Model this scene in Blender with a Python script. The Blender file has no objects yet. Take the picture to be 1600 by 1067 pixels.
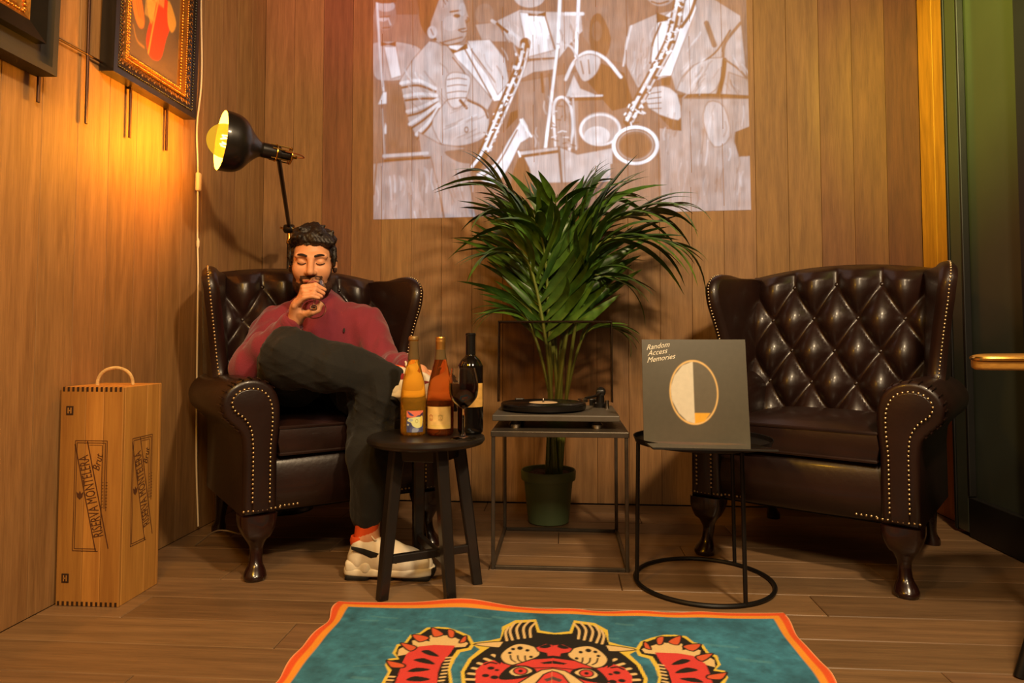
import bpy, bmesh, math, random
import numpy as np
from mathutils import Vector, Matrix, Euler
from math import sin, cos, pi, radians

random.seed(7)
rng = np.random.default_rng(7)
SC = bpy.context.scene
COL = SC.collection

# ------------------------------------------------------------------ camera
YAW, PITCH, F_PX = radians(4.29), radians(2.5), 1067.0
cam_d = bpy.data.cameras.new('camera')
cam = bpy.data.objects.new('camera', cam_d)
COL.objects.link(cam)
cam.location = (0, 0, 0.737)
cam.rotation_euler = (pi / 2 + PITCH, 0, YAW)
cam_d.sensor_width = 36.0
cam_d.lens = 36.0 * F_PX / 1600.0
cam_d.shift_y = -0.03255
cam_d.clip_start = 0.02
SC.camera = cam

# ------------------------------------------------------------------ view, world, lights
SC.view_settings.view_transform = 'Standard'
SC.view_settings.look = 'None'
SC.view_settings.gamma = 1.0
SC.view_settings.exposure = 0.0
SC.view_settings.use_curve_mapping = False
W = bpy.data.worlds.new('dim_room_air')
SC.world = W
W.use_nodes = True
W.node_tree.nodes['Background'].inputs[0].default_value = (1.0, 0.64, 0.34, 1)
W.node_tree.nodes['Background'].inputs[1].default_value = 0.08


def lamp(name, kind, loc, energy, color, target=None, size=0.2, size_y=None, spot=60, blend=0.5):
    d = bpy.data.lights.new(name, kind)
    d.energy = energy
    d.color = color
    if kind == 'AREA':
        d.size = size
        if size_y:
            d.shape = 'RECTANGLE'
            d.size_y = size_y
    else:
        d.shadow_soft_size = size
    if kind == 'SPOT':
        d.spot_size = radians(spot)
        d.spot_blend = blend
    o = bpy.data.objects.new(name, d)
    COL.objects.link(o)
    o.location = loc
    if target is not None:
        o.rotation_euler = (Vector(target) - Vector(loc)).to_track_quat('-Z', 'Y').to_euler()
    return o


WARM = (1.0, 0.72, 0.42)
lamp('ceiling_spot', 'AREA', (0.95, 0.35, 2.6), 68, WARM, (0.15, 2.6, 0.5), 0.18)
lamp('ceiling_spot', 'AREA', (-0.35, 0.2, 2.6), 15, WARM, (-0.4, 2.5, 0.5), 0.18)
lamp('ceiling_spot', 'AREA', (0.55, -0.7, 2.5), 36, (1.0, 0.76, 0.46), (0.0, 2.2, 0.2), 0.4)
lamp('amber_wash', 'POINT', (-0.80, 0.75, 1.9), 46, (1.0, 0.46, 0.015), size=0.12)  # unseen light added to wash the left wall and crate in amber
lamp('coloured_spot', 'SPOT', (-0.6, 1.6, 2.75), 44, (1.0, 0.08, 0.26), (-1.0, 3.1, 2.40), 0.06, spot=40, blend=1.0)
lamp('coloured_spot', 'SPOT', (0.5, 1.6, 2.75), 12, (0.75, 1.0, 0.10), (1.0, 3.1, 2.0), 0.06, spot=42, blend=1.0)
lamp('coloured_spot', 'SPOT', (0.2, 1.2, 2.75), 480, (0.90, 1.0, 0.08), (1.5, 2.5, 1.95), 0.06, spot=40, blend=1.0)
lamp('floor_lamp_bulb_light', 'POINT', (-1.163, 2.25, 1.416), 105, (1.0, 0.44, 0.05), size=0.045)

# ------------------------------------------------------------------ materials
def lin(c):
    c = np.asarray(c, float) / 255.0
    return np.where(c <= 0.04045, c / 12.92, ((c + 0.055) / 1.055) ** 2.4)


def rgb(*c):
    return tuple(float(v) for v in lin(c)) + (1.0,)


MATS = {}


def mat(name, color=(0.5, 0.5, 0.5, 1), rough=0.5, metal=0.0, bump=0.0, bscale=60, var=0.0, vscale=8, coat=0.0,
        trans=0.0, ior=1.45, emit=None, estr=0.0, spec=0.5, sheen=0.0, stretch=(1, 1, 1)):
    """A procedural principled material: noise varies the colour and the relief."""
    if name in MATS:
        return MATS[name]
    m = bpy.data.materials.new(name)
    m.use_nodes = True
    nt = m.node_tree
    b = nt.nodes['Principled BSDF']
    b.inputs['Base Color'].default_value = color
    b.inputs['Roughness'].default_value = rough
    b.inputs['Metallic'].default_value = metal
    b.inputs['IOR'].default_value = ior
    b.inputs['Transmission Weight'].default_value = trans
    b.inputs['Coat Weight'].default_value = coat
    b.inputs['Coat Roughness'].default_value = 0.12
    b.inputs['Specular IOR Level'].default_value = spec
    b.inputs['Sheen Weight'].default_value = sheen
    if emit:
        b.inputs['Emission Color'].default_value = emit
        b.inputs['Emission Strength'].default_value = estr
    L = nt.links.new
    if bump or var:
        tc = nt.nodes.new('ShaderNodeTexCoord')
        mp = nt.nodes.new('ShaderNodeMapping')
        mp.inputs['Scale'].default_value = stretch
        L(tc.outputs['Object'], mp.inputs['Vector'])
    if var:
        n = nt.nodes.new('ShaderNodeTexNoise')
        n.inputs['Scale'].default_value = vscale
        n.inputs['Detail'].default_value = 5
        L(mp.outputs[0], n.inputs['Vector'])
        r = nt.nodes.new('ShaderNodeValToRGB')
        r.color_ramp.elements[0].position = 0.3
        r.color_ramp.elements[1].position = 0.72
        r.color_ramp.elements[0].color = tuple(c * (1 - var) for c in color[:3]) + (1,)
        r.color_ramp.elements[1].color = tuple(min(1, c * (1 + var)) for c in color[:3]) + (1,)
        L(n.outputs['Fac'], r.inputs['Fac'])
        L(r.outputs['Color'], b.inputs['Base Color'])
    if bump:
        n2 = nt.nodes.new('ShaderNodeTexNoise')
        n2.inputs['Scale'].default_value = bscale
        n2.inputs['Detail'].default_value = 4
        L(mp.outputs[0], n2.inputs['Vector'])
        bp = nt.nodes.new('ShaderNodeBump')
        bp.inputs['Strength'].default_value = bump
        bp.inputs['Distance'].default_value = 0.004
        L(n2.outputs['Fac'], bp.inputs['Height'])
        L(bp.outputs['Normal'], b.inputs['Normal'])
    MATS[name] = m
    return m


def wood(name, dark, light, rough=0.5, axis='Z', grain=1.0, bump=0.25, tint_by_object=True, coat=0.0, ring=0.5, attr=None, attr_str=0.0):
    """Wood with long fibres along one axis; each board shifts the pattern and takes its object colour as stain, on the right wall as painted light."""
    if name in MATS:
        return MATS[name]
    m = bpy.data.materials.new(name)
    m.use_nodes = True
    nt = m.node_tree
    L = nt.links.new
    N = nt.nodes.new
    b = nt.nodes['Principled BSDF']
    b.inputs['Roughness'].default_value = rough
    b.inputs['Coat Weight'].default_value = coat
    b.inputs['Coat Roughness'].default_value = 0.3
    tc = N('ShaderNodeTexCoord')
    oi = N('ShaderNodeObjectInfo')
    mul = N('ShaderNodeMath'); mul.operation = 'MULTIPLY'; mul.inputs[1].default_value = 37.0
    L(oi.outputs['Random'], mul.inputs[0])
    add = N('ShaderNodeVectorMath'); add.operation = 'ADD'
    L(tc.outputs['Object'], add.inputs[0])
    L(mul.outputs[0], add.inputs[1])
    k = {'X': 0, 'Y': 1, 'Z': 2}[axis]

    def noise(s_across, s_along, detail, rough_=0.6):
        mp = N('ShaderNodeMapping')
        sc = [s_across] * 3
        sc[k] = s_along
        mp.inputs['Scale'].default_value = sc
        L(add.outputs[0], mp.inputs['Vector'])
        n = N('ShaderNodeTexNoise')
        n.inputs['Scale'].default_value = 1.0
        n.inputs['Detail'].default_value = detail
        n.inputs['Roughness'].default_value = rough_
        L(mp.outputs[0], n.inputs['Vector'])
        return n
    fine = noise(260 * grain, 12.0 * grain, 3)
    mid = noise(38 * grain, 2.6 * grain, 4)
    big = noise(7 * grain, 0.7 * grain, 2)
    # cathedral rings
    sw = N('ShaderNodeMath'); sw.operation = 'MULTIPLY_ADD'; sw.inputs[1].default_value = 55.0; sw.inputs[2].default_value = 0.0
    L(big.outputs['Fac'], sw.inputs[0])
    sn = N('ShaderNodeMath'); sn.operation = 'SINE'
    L(sw.outputs[0], sn.inputs[0])
    r1 = N('ShaderNodeMath'); r1.operation = 'MULTIPLY_ADD'; r1.inputs[1].default_value = 0.10 * ring; r1.inputs[2].default_value = 0.0
    L(sn.outputs[0], r1.inputs[0])
    a1 = N('ShaderNodeMath'); a1.operation = 'MULTIPLY_ADD'; a1.inputs[1].default_value = 0.55
    L(fine.outputs['Fac'], a1.inputs[0]); L(r1.outputs[0], a1.inputs[2])
    a2 = N('ShaderNodeMath'); a2.operation = 'MULTIPLY_ADD'; a2.inputs[1].default_value = 0.65
    L(mid.outputs['Fac'], a2.inputs[0]); L(a1.outputs[0], a2.inputs[2])
    ramp = N('ShaderNodeValToRGB')
    ramp.color_ramp.elements[0].position = 0.22
    ramp.color_ramp.elements[1].position = 0.98
    ramp.color_ramp.elements[0].color = dark
    ramp.color_ramp.elements[1].color = light
    L(a2.outputs[0], ramp.inputs['Fac'])
    out = ramp.outputs['Color']
    if tint_by_object:
        mx = N('ShaderNodeMix'); mx.data_type = 'RGBA'; mx.blend_type = 'MULTIPLY'
        mx.inputs[0].default_value = 1.0
        L(out, mx.inputs[6]); L(oi.outputs['Color'], mx.inputs[7])
        out = mx.outputs[2]
    L(out, b.inputs['Base Color'])
    bp = N('ShaderNodeBump')
    bp.inputs['Strength'].default_value = bump
    bp.inputs['Distance'].default_value = 0.002
    L(a2.outputs[0], bp.inputs['Height'])
    L(bp.outputs['Normal'], b.inputs['Normal'])
    if attr:                                    # projector light painted as the wood's own emission: picture times grain
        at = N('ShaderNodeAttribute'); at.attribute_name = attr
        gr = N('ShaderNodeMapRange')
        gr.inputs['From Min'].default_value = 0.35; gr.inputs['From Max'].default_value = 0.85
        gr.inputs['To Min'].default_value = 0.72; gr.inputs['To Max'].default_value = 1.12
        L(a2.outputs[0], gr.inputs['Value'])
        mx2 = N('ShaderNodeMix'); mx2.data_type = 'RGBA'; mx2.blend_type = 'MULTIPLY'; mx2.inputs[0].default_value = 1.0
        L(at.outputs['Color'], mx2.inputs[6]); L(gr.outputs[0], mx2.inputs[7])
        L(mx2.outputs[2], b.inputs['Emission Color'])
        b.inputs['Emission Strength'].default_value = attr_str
    MATS[name] = m
    return m


def print_mat(name, rough=0.6, attr='print', coat=0.0, bump=0.0, bscale=300, fac=1.0, metal=0.0):
    """Flat print: colour comes from a colour attribute on the mesh, with a little fibre noise."""
    if name in MATS:
        return MATS[name]
    m = bpy.data.materials.new(name)
    m.use_nodes = True
    nt = m.node_tree
    L = nt.links.new
    b = nt.nodes['Principled BSDF']
    b.inputs['Roughness'].default_value = rough
    b.inputs['Coat Weight'].default_value = coat
    b.inputs['Metallic'].default_value = metal
    at = nt.nodes.new('ShaderNodeAttribute'); at.attribute_name = attr
    tc = nt.nodes.new('ShaderNodeTexCoord')
    n = nt.nodes.new('ShaderNodeTexNoise'); n.inputs['Scale'].default_value = bscale; n.inputs['Detail'].default_value = 3
    L(tc.outputs['Object'], n.inputs['Vector'])
    mr = nt.nodes.new('ShaderNodeMapRange')
    mr.inputs['To Min'].default_value = 0.86 * fac; mr.inputs['To Max'].default_value = 1.1 * fac
    L(n.outputs['Fac'], mr.inputs['Value'])
    mx = nt.nodes.new('ShaderNodeMix'); mx.data_type = 'RGBA'; mx.blend_type = 'MULTIPLY'; mx.inputs[0].default_value = 1.0
    L(at.outputs['Color'], mx.inputs[6]); L(mr.outputs[0], mx.inputs[7])
    L(mx.outputs[2], b.inputs['Base Color'])
    if bump:
        bp = nt.nodes.new('ShaderNodeBump'); bp.inputs['Strength'].default_value = bump; bp.inputs['Distance'].default_value = 0.003
        L(n.outputs['Fac'], bp.inputs['Height']); L(bp.outputs['Normal'], b.inputs['Normal'])
    MATS[name] = m
    return m


# ------------------------------------------------------------------ mesh helpers
class MB:
    """Collects geometry for ONE mesh object."""
    def __init__(self):
        self.v, self.f, self.mi = [], [], []

    def add(self, vs, fs, mi=0, M=None):
        o = len(self.v)
        if M is not None:
            vs = [tuple(M @ Vector(p)) for p in vs]
        self.v += [tuple(map(float, p)) for p in vs]
        self.f += [tuple(i + o for i in f) for f in fs]
        self.mi += [mi] * len(fs)
        return self

    def bm(self, b, mi=0, M=None):
        b.verts.index_update()
        self.add([v.co[:] for v in b.verts], [[v.index for v in f.verts] for f in b.faces], mi, M)
        b.free()
        return self

    def box(self, c, s, bev=0.0, seg=2, M=None, mi=0, rot=None):
        b = bmesh.new()
        bmesh.ops.create_cube(b, size=1.0)
        bmesh.ops.scale(b, vec=s, verts=b.verts)
        if bev:
            bmesh.ops.bevel(b, geom=list(b.edges), offset=bev, segments=seg, profile=0.5, affect='EDGES', clamp_overlap=True)
        T = Matrix.Translation(c)
        if rot:
            T = T @ Euler(rot).to_matrix().to_4x4()
        return self.bm(b, mi, (M @ T) if M is not None else T)

    def lathe(self, prof, n=32, M=None, mi=0, caps=True):
        vs, fs = [], []
        for r, z in prof:
            for i in range(n):
                a = 2 * pi * i / n
                vs.append((r * cos(a), r * sin(a), z))
        for j in range(len(prof) - 1):
            for i in range(n):
                a, b_ = j * n + i, j * n + (i + 1) % n
                fs.append((a, b_, b_ + n, a + n))
        if caps:
            if prof[0][0] > 1e-5:
                fs.append(tuple(range(n - 1, -1, -1)))
            if prof[-1][0] > 1e-5:
                o = (len(prof) - 1) * n
                fs.append(tuple(range(o, o + n)))
        return self.add(vs, fs, mi, M)

    def tube(self, pts, r, n=10, M=None, mi=0, closed=False, flat=1.0):
        pts = [Vector(p) for p in pts]
        m = len(pts)
        rr = [r] * m if not hasattr(r, '__len__') else r
        vs, fs = [], []
        up = None
        for i, p in enumerate(pts):
            a = pts[(i - 1) % m] if (closed or i > 0) else pts[i]
            c = pts[(i + 1) % m] if (closed or i < m - 1) else pts[i]
            t = (c - a).normalized()
            if up is None:
                up = t.orthogonal().normalized()
            up = (up - t * up.dot(t))
            up = up.normalized() if up.length > 1e-6 else t.orthogonal().normalized()
            w = t.cross(up)
            for k in range(n):
                q = 2 * pi * k / n
                vs.append(p + up * (cos(q) * rr[i]) + w * (sin(q) * rr[i] * flat))
        for i in range(m if closed else m - 1):
            for k in range(n):
                a, b_ = i * n + k, i * n + (k + 1) % n
                c, d = ((i + 1) % m) * n + (k + 1) % n, ((i + 1) % m) * n + k
                fs.append((a, b_, c, d))
        if not closed:
            fs.append(tuple(range(n - 1, -1, -1)))
            fs.append(tuple(range((m - 1) * n, m * n)))
        return self.add(vs, fs, mi, M)

    def prism(self, poly, h0, h1, axis='Z', bev=0.0, seg=3, M=None, mi=0):
        """Extrude a 2-D outline along an axis. axis Y: poly is (x,z); axis X: poly is (y,z)."""
        b = bmesh.new()
        def P(p, h):
            return {'Z': (p[0], p[1], h), 'Y': (p[0], h, p[1]), 'X': (h, p[0], p[1])}[axis]
        lo = [b.verts.new(P(p, h0)) for p in poly]
        hi = [b.verts.new(P(p, h1)) for p in poly]
        n = len(poly)
        f0 = b.faces.new(lo); f1 = b.faces.new(hi)
        for i in range(n):
            b.faces.new((lo[i], lo[(i + 1) % n], hi[(i + 1) % n], hi[i]))
        bmesh.ops.recalc_face_normals(b, faces=b.faces)
        if bev:
            es = list({e for f in (f0, f1) for e in f.edges})
            bmesh.ops.bevel(b, geom=es, offset=bev, segments=seg, profile=0.5, affect='EDGES', clamp_overlap=True)
        return self.bm(b, mi, M)

    def grid(self, P, mi=0, M=None, flip=False, wrap=False):
        """P: array [a][b] of points."""
        a, b_ = len(P), len(P[0])
        vs = [tuple(p) for row in P for p in row]
        fs = []
        for i in range(a - 1):
            for j in range(b_ if wrap else b_ - 1):
                k = (j + 1) % b_
                q = (i * b_ + j, i * b_ + k, (i + 1) * b_ + k, (i + 1) * b_ + j)
                fs.append(q[::-1] if flip else q)
        return self.add(vs, fs, mi, M)

    def build(self, name, mats, parent=None, smooth=True, angle=40, loc=None, recalc=True):
        me = bpy.data.meshes.new(name)
        me.from_pydata(self.v, [], self.f)
        ms = mats if isinstance(mats, (list, tuple)) else [mats]
        for m in ms:
            me.materials.append(m)
        if len(ms) > 1:
            me.polygons.foreach_set('material_index', self.mi)
        if recalc:
            b = bmesh.new(); b.from_mesh(me)
            bmesh.ops.recalc_face_normals(b, faces=b.faces)
            b.to_mesh(me); b.free()
        finish(me, smooth, angle)
        return link(name, me, parent, loc)


def finish(me, smooth=True, angle=40):
    if smooth:
        me.polygons.foreach_set('use_smooth', [True] * len(me.polygons))
        if angle and angle < 180:
            me.set_sharp_from_angle(angle=radians(angle))
    me.update()


def link(name, data, parent=None, loc=None):
    o = bpy.data.objects.new(name, data)
    COL.objects.link(o)
    if parent is not None:
        o.parent = parent
    if loc is not None:
        o.location = loc
    return o


def tag(o, label, cat, group=None, kind=None):
    o['label'] = label
    o['category'] = cat
    if group:
        o['group'] = group
    if kind:
        o['kind'] = kind
    return o


def thing(name, label, cat, loc=(0, 0, 0), rz=0.0, group=None):
    o = link(name, None, None, loc)
    o.rotation_euler = (0, 0, rz)
    o.empty_display_size = 0.1
    return tag(o, label, cat, group)


def spline(pts, n=8, closed=False):
    """Catmull-Rom through points of any dimension."""
    P = [np.array(p, float) for p in pts]
    m = len(P)
    out = []
    for i in range(m if closed else m - 1):
        p0 = P[(i - 1) % m] if (closed or i > 0) else 2 * P[0] - P[1]
        p1, p2 = P[i], P[(i + 1) % m]
        p3 = P[(i + 2) % m] if (closed or i < m - 2) else 2 * P[-1] - P[-2]
        for k in range(n):
            t = k / n
            out.append(0.5 * (2 * p1 + (p2 - p0) * t + (2 * p0 - 5 * p1 + 4 * p2 - p3) * t ** 2 + (3 * p1 - p0 - 3 * p2 + p3) * t ** 3))
    if not closed:
        out.append(P[-1])
    return out


# ------------------------------------------------------------------ implicit surfaces (bodies, shoes)
def smin(a, b, k):
    if k <= 0:
        return np.minimum(a, b)
    h = np.clip(0.5 + 0.5 * (b - a) / k, 0, 1)
    return b * (1 - h) + a * h - k * h * (1 - h)


class SDF:
    def __init__(self):
        self.p = []

    def cone(self, a, b, ra, rb, k=0.02, op='add'):
        self.p.append(('c', np.array(a, float), np.array(b, float), ra, rb, k, op)); return self

    def chain(self, pts, rs, k=0.02):
        for i in range(len(pts) - 1):
            self.cone(pts[i], pts[i + 1], rs[i], rs[i + 1], k)
        return self

    def ell(self, c, r, k=0.02, op='add', R=None):
        self.p.append(('e', np.array(c, float), np.array(r, float), R, None, k, op)); return self

    def xform(self, M, start=0):
        """Move the primitives added since index start by a 4x4 matrix."""
        R = np.array(M.to_3x3()); T = np.array(M.translation)
        for i in range(start, len(self.p)):
            q = list(self.p[i])
            q[1] = R @ q[1] + T
            if q[0] == 'c':
                q[2] = R @ q[2] + T
            else:
                q[3] = R if q[3] is None else R @ q[3]
            self.p[i] = tuple(q)
        return self

    def mesh(self, h, disp=None):
        lo = np.full(3, 1e9); hi = -lo
        for q in self.p:
            if q[6] != 'add':
                continue
            if q[0] == 'c':
                for c, r in ((q[1], q[3]), (q[2], q[4])):
                    lo = np.minimum(lo, c - r); hi = np.maximum(hi, c + r)
            else:
                r = q[2].max(); lo = np.minimum(lo, q[1] - r); hi = np.maximum(hi, q[1] + r)
        lo -= 3 * h + 0.02; hi += 3 * h + 0.02
        n = np.ceil((hi - lo) / h).astype(int) + 1
        F = np.full(n, 0.06, np.float32)
        for q in self.p:
            k = q[5]
            if q[0] == 'c':
                pl = np.minimum(q[1] - q[3], q[2] - q[4]); ph = np.maximum(q[1] + q[3], q[2] + q[4])
            else:
                r = q[2].max(); pl = q[1] - r; ph = q[1] + r
            i0 = np.maximum(0, np.floor((pl - lo - k - 0.03) / h).astype(int)); i1 = np.minimum(n, np.ceil((ph - lo + k + 0.03) / h).astype(int) + 1)
            if (i1 <= i0).any():
                continue
            g = [(np.arange(i0[d], i1[d]) * h + lo[d]).astype(np.float32) for d in range(3)]
            X, Y, Z = np.meshgrid(*g, indexing='ij')
            if q[0] == 'c':
                a, b, ra, rb = q[1], q[2], q[3], q[4]
                ba = b - a
                L2 = max(1e-9, float(ba @ ba))
                t = np.clip(((X - a[0]) * ba[0] + (Y - a[1]) * ba[1] + (Z - a[2]) * ba[2]) / L2, 0, 1)
                d = np.sqrt((X - a[0] - t * ba[0]) ** 2 + (Y - a[1] - t * ba[1]) ** 2 + (Z - a[2] - t * ba[2]) ** 2) - (ra + (rb - ra) * t)
            else:
                c, r, R = q[1], q[2], q[3]
                X, Y, Z = X - c[0], Y - c[1], Z - c[2]
                if R is not None:
                    X, Y, Z = (R[0, 0] * X + R[1, 0] * Y + R[2, 0] * Z, R[0, 1] * X + R[1, 1] * Y + R[2, 1] * Z, R[0, 2] * X + R[1, 2] * Y + R[2, 2] * Z)
                k0 = np.sqrt((X / r[0]) ** 2 + (Y / r[1]) ** 2 + (Z / r[2]) ** 2)
                k1 = np.sqrt((X / r[0] ** 2) ** 2 + (Y / r[1] ** 2) ** 2 + (Z / r[2] ** 2) ** 2)
                d = np.where(k1 > 1e-9, k0 * (k0 - 1) / np.maximum(k1, 1e-9), -r.min())
            sl = tuple(slice(i0[d_], i1[d_]) for d_ in range(3))
            if q[6] == 'add':
                F[sl] = smin(F[sl], d, k)
            else:
                F[sl] = -smin(-F[sl], d, k)
        if disp is not None:
            g = [(np.arange(n[d]) * h + lo[d]).astype(np.float32) for d in range(3)]
            X, Y, Z = np.meshgrid(*g, indexing='ij')
            F += disp(X, Y, Z).astype(np.float32)
        return surface_nets(F, lo, h)


def surface_nets(F, lo, h):
    ins = F < 0
    n = np.array(F.shape) - 1
    cs = [(i, j, k) for i in (0, 1) for j in (0, 1) for k in (0, 1)]
    cnt = np.zeros(n, np.uint8)
    for c in cs:
        cnt += ins[c[0]:n[0] + c[0], c[1]:n[1] + c[1], c[2]:n[2] + c[2]]
    act = np.argwhere((cnt > 0) & (cnt < 8))
    idx = np.full(n, -1, np.int64)
    idx[act[:, 0], act[:, 1], act[:, 2]] = np.arange(len(act))
    vals = {c: F[act[:, 0] + c[0], act[:, 1] + c[1], act[:, 2] + c[2]] for c in cs}
    P = np.zeros((len(act), 3)); N = np.zeros(len(act))
    for a in cs:
        for d in range(3):
            if a[d] == 0:
                b = list(a); b[d] = 1; b = tuple(b)
                va, vb = vals[a], vals[b]
                x = (va < 0) != (vb < 0)
                t = np.where(x, va / np.where(x, va - vb, 1), 0)
                q = np.repeat(np.array(a, float)[None], len(act), 0); q[:, d] += t
                P += q * x[:, None]; N += x
    P = (P / N[:, None] + act) * h + lo
    faces = []
    for d in range(3):
        e1, e2 = (d + 1) % 3, (d + 2) % 3
        A = ins[tuple(slice(0, n[i]) if i == d else slice(0, n[i]) for i in range(3))]
        sh = [slice(0, n[i]) for i in range(3)]; sh[d] = slice(1, n[d] + 1)
        B = ins[tuple(sh)]
        E = np.argwhere(A != B)
        E = E[(E[:, e1] > 0) & (E[:, e2] > 0)]
        o = np.zeros(3, int)
        def cell(d1, d2):
            q = E.copy(); q[:, e1] -= d1; q[:, e2] -= d2
            return idx[q[:, 0], q[:, 1], q[:, 2]]
        Q = np.stack([cell(1, 1), cell(0, 1), cell(0, 0), cell(1, 0)], 1)
        fl = ~A[E[:, 0], E[:, 1], E[:, 2]]
        Q[fl] = Q[fl][:, ::-1]
        Q = Q[(Q >= 0).all(1)]
        faces.append(Q)
    return P, np.concatenate(faces)


def sdf_obj(name, VF, m, parent, offset=(0, 0, 0), keep=None, push=0.0, noise=None, smooth_it=0):
    """Object from vertex/face arrays; keep filters vertices; push/noise move them along normals."""
    V, Fc = VF
    V = V - np.array(offset)
    if keep is not None:
        kf = keep[Fc].all(1)
        Fc = Fc[kf]
        used = np.unique(Fc)
        remap = np.full(len(V), -1); remap[used] = np.arange(len(used))
        V = V[used]; Fc = remap[Fc]
    if push or noise is not None:
        nr = np.zeros_like(V)
        fn = np.cross(V[Fc[:, 2]] - V[Fc[:, 0]], V[Fc[:, 3]] - V[Fc[:, 1]])
        for i in range(4):
            np.add.at(nr, Fc[:, i], fn)
        nr /= np.maximum(1e-12, np.linalg.norm(nr, axis=1))[:, None]
        amt = push + (noise(V) if noise is not None else 0)
        V = V + nr * np.reshape(amt, (-1, 1))
    me = bpy.data.meshes.new(name)
    me.from_pydata(V.tolist(), [], Fc.tolist())
    me.materials.append(m)
    finish(me, True, 180)
    return link(name, me, parent)


# ------------------------------------------------------------------ flat prints: a small raster painter
class Canvas:
    def __init__(self, w, h, x0, y0, x1, y1, bg):
        self.w, self.h = w, h
        self.x0, self.y0, self.x1, self.y1 = x0, y0, x1, y1
        self.A = np.zeros((h, w, 3)); self.A[:] = lin(bg)
        self.X, self.Y = np.meshgrid(x0 + (np.arange(w) + 0.5) / w * (x1 - x0), y0 + (np.arange(h) + 0.5) / h * (y1 - y0))

    def _blend(self, m, c, a=1.0):
        self.A += (m * a)[..., None] * (lin(c) - self.A)

    def px(self):
        return abs(self.x1 - self.x0) / self.w

    def poly(self, pts, c, a=1.0, smooth=0, soft=None):
        if smooth:
            pts = [tuple(p) for p in spline(pts, smooth, True)]
        P = np.array(pts, float)
        x0, x1, y0, y1 = P[:, 0].min(), P[:, 0].max(), P[:, 1].min(), P[:, 1].max()
        sel = (self.X >= x0 - 2) & (self.X <= x1 + 2) & (self.Y >= y0 - 2) & (self.Y <= y1 + 2)
        if not sel.any():
            return self
        X, Y = self.X[sel], self.Y[sel]
        cov = np.zeros(len(X))
        s = self.px() / 4; sy = abs(self.y1 - self.y0) / self.h / 4
        for dx, dy in ((-s, -sy), (s, -sy), (-s, sy), (s, sy)):
            inside = np.zeros(len(X), bool)
            for i in range(len(P)):
                xa, ya = P[i]; xb, yb = P[(i + 1) % len(P)]
                if ya == yb:
                    continue
                cr = ((ya > Y + dy) != (yb > Y + dy)) & (X + dx < (xb - xa) * (Y + dy - ya) / (yb - ya) + xa)
                inside ^= cr
            cov += inside * 0.25
        m = np.zeros(self.X.shape); m[sel] = cov
        self._blend(m, c, a)
        return self

    def line(self, pts, wd, c, a=1.0, smooth=0, closed=False):
        if smooth:
            pts = spline(pts, smooth, closed)
        P = [np.array(p, float) for p in pts]
        if closed:
            P.append(P[0])
        D = np.full(self.X.shape, 1e9)
        for p, q in zip(P[:-1], P[1:]):
            d = q - p; L2 = max(1e-9, d @ d)
            t = np.clip(((self.X - p[0]) * d[0] + (self.Y - p[1]) * d[1]) / L2, 0, 1)
            D = np.minimum(D, np.hypot(self.X - p[0] - t * d[0], self.Y - p[1] - t * d[1]))
        m = np.clip((wd / 2 - D) / self.px() + 0.5, 0, 1)
        self._blend(m, c, a)
        return self

    def ell(self, cx, cy, rx, ry, c, a=1.0, rot=0.0, ring=None):
        t = radians(rot)
        X = (self.X - cx) * cos(t) + (self.Y - cy) * sin(t); Y = -(self.X - cx) * sin(t) + (self.Y - cy) * cos(t)
        d = (np.hypot(X / rx, Y / ry) - 1) * min(rx, ry)
        if ring:
            d = np.abs(d) - ring / 2
        self._blend(np.clip(-d / self.px() + 0.5, 0, 1), c, a)
        return self

    def blur(self, n=1):
        for _ in range(n):
            for ax in (0, 1):
                p = np.pad(self.A, [(1, 1) if i == ax else (0, 0) for i in range(3)], mode='edge')
                s = [slice(None)] * 3
                def sh(a, b):
                    q = list(s); q[ax] = slice(a, b); return tuple(q)
                self.A = 0.25 * p[sh(0, -2)] + 0.5 * p[sh(1, -1)] + 0.25 * p[sh(2, None)]
        return self

    def cloud(self, amp, scale):
        """Soft mottling."""
        gy, gx = int(self.h / scale) + 2, int(self.w / scale) + 2
        g = rng.normal(size=(gy, gx))
        yi = np.linspace(0, gy - 1.001, self.h); xi = np.linspace(0, gx - 1.001, self.w)
        y0 = yi.astype(int); x0 = xi.astype(int); fy = (yi - y0)[:, None]; fx = (xi - x0)[None]
        fy = fy * fy * (3 - 2 * fy); fx = fx * fx * (3 - 2 * fx)
        n = (g[y0][:, x0] * (1 - fy) * (1 - fx) + g[y0 + 1][:, x0] * fy * (1 - fx) + g[y0][:, x0 + 1] * (1 - fy) * fx + g[y0 + 1][:, x0 + 1] * fy * fx)
        self.A *= (1 + amp * n)[..., None].clip(0.2, 3)
        return self


def print_grid(name, canvas, fn, m, parent=None, attr='print', back=None):
    """A sheet whose vertices carry the canvas colours; fn(u, v) gives the point, u right, v down, both 0..1."""
    w, h = canvas.w, canvas.h
    V = [fn(i / (w - 1), j / (h - 1)) for j in range(h) for i in range(w)]
    idx = np.arange(w * h).reshape(h, w)
    Fq = np.stack([idx[1:, :-1].ravel(), idx[1:, 1:].ravel(), idx[:-1, 1:].ravel(), idx[:-1, :-1].ravel()], 1)
    me = bpy.data.meshes.new(name)
    me.from_pydata(V, [], Fq.tolist())
    ca = me.color_attributes.new(attr, 'FLOAT_COLOR', 'POINT')
    A = np.ones((w * h, 4), np.float32); A[:, :3] = canvas.A.reshape(-1, 3)
    ca.data.foreach_set('color', A.ravel())
    me.materials.append(m)
    finish(me, True, 180)
    return link(name, me, parent)


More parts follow.
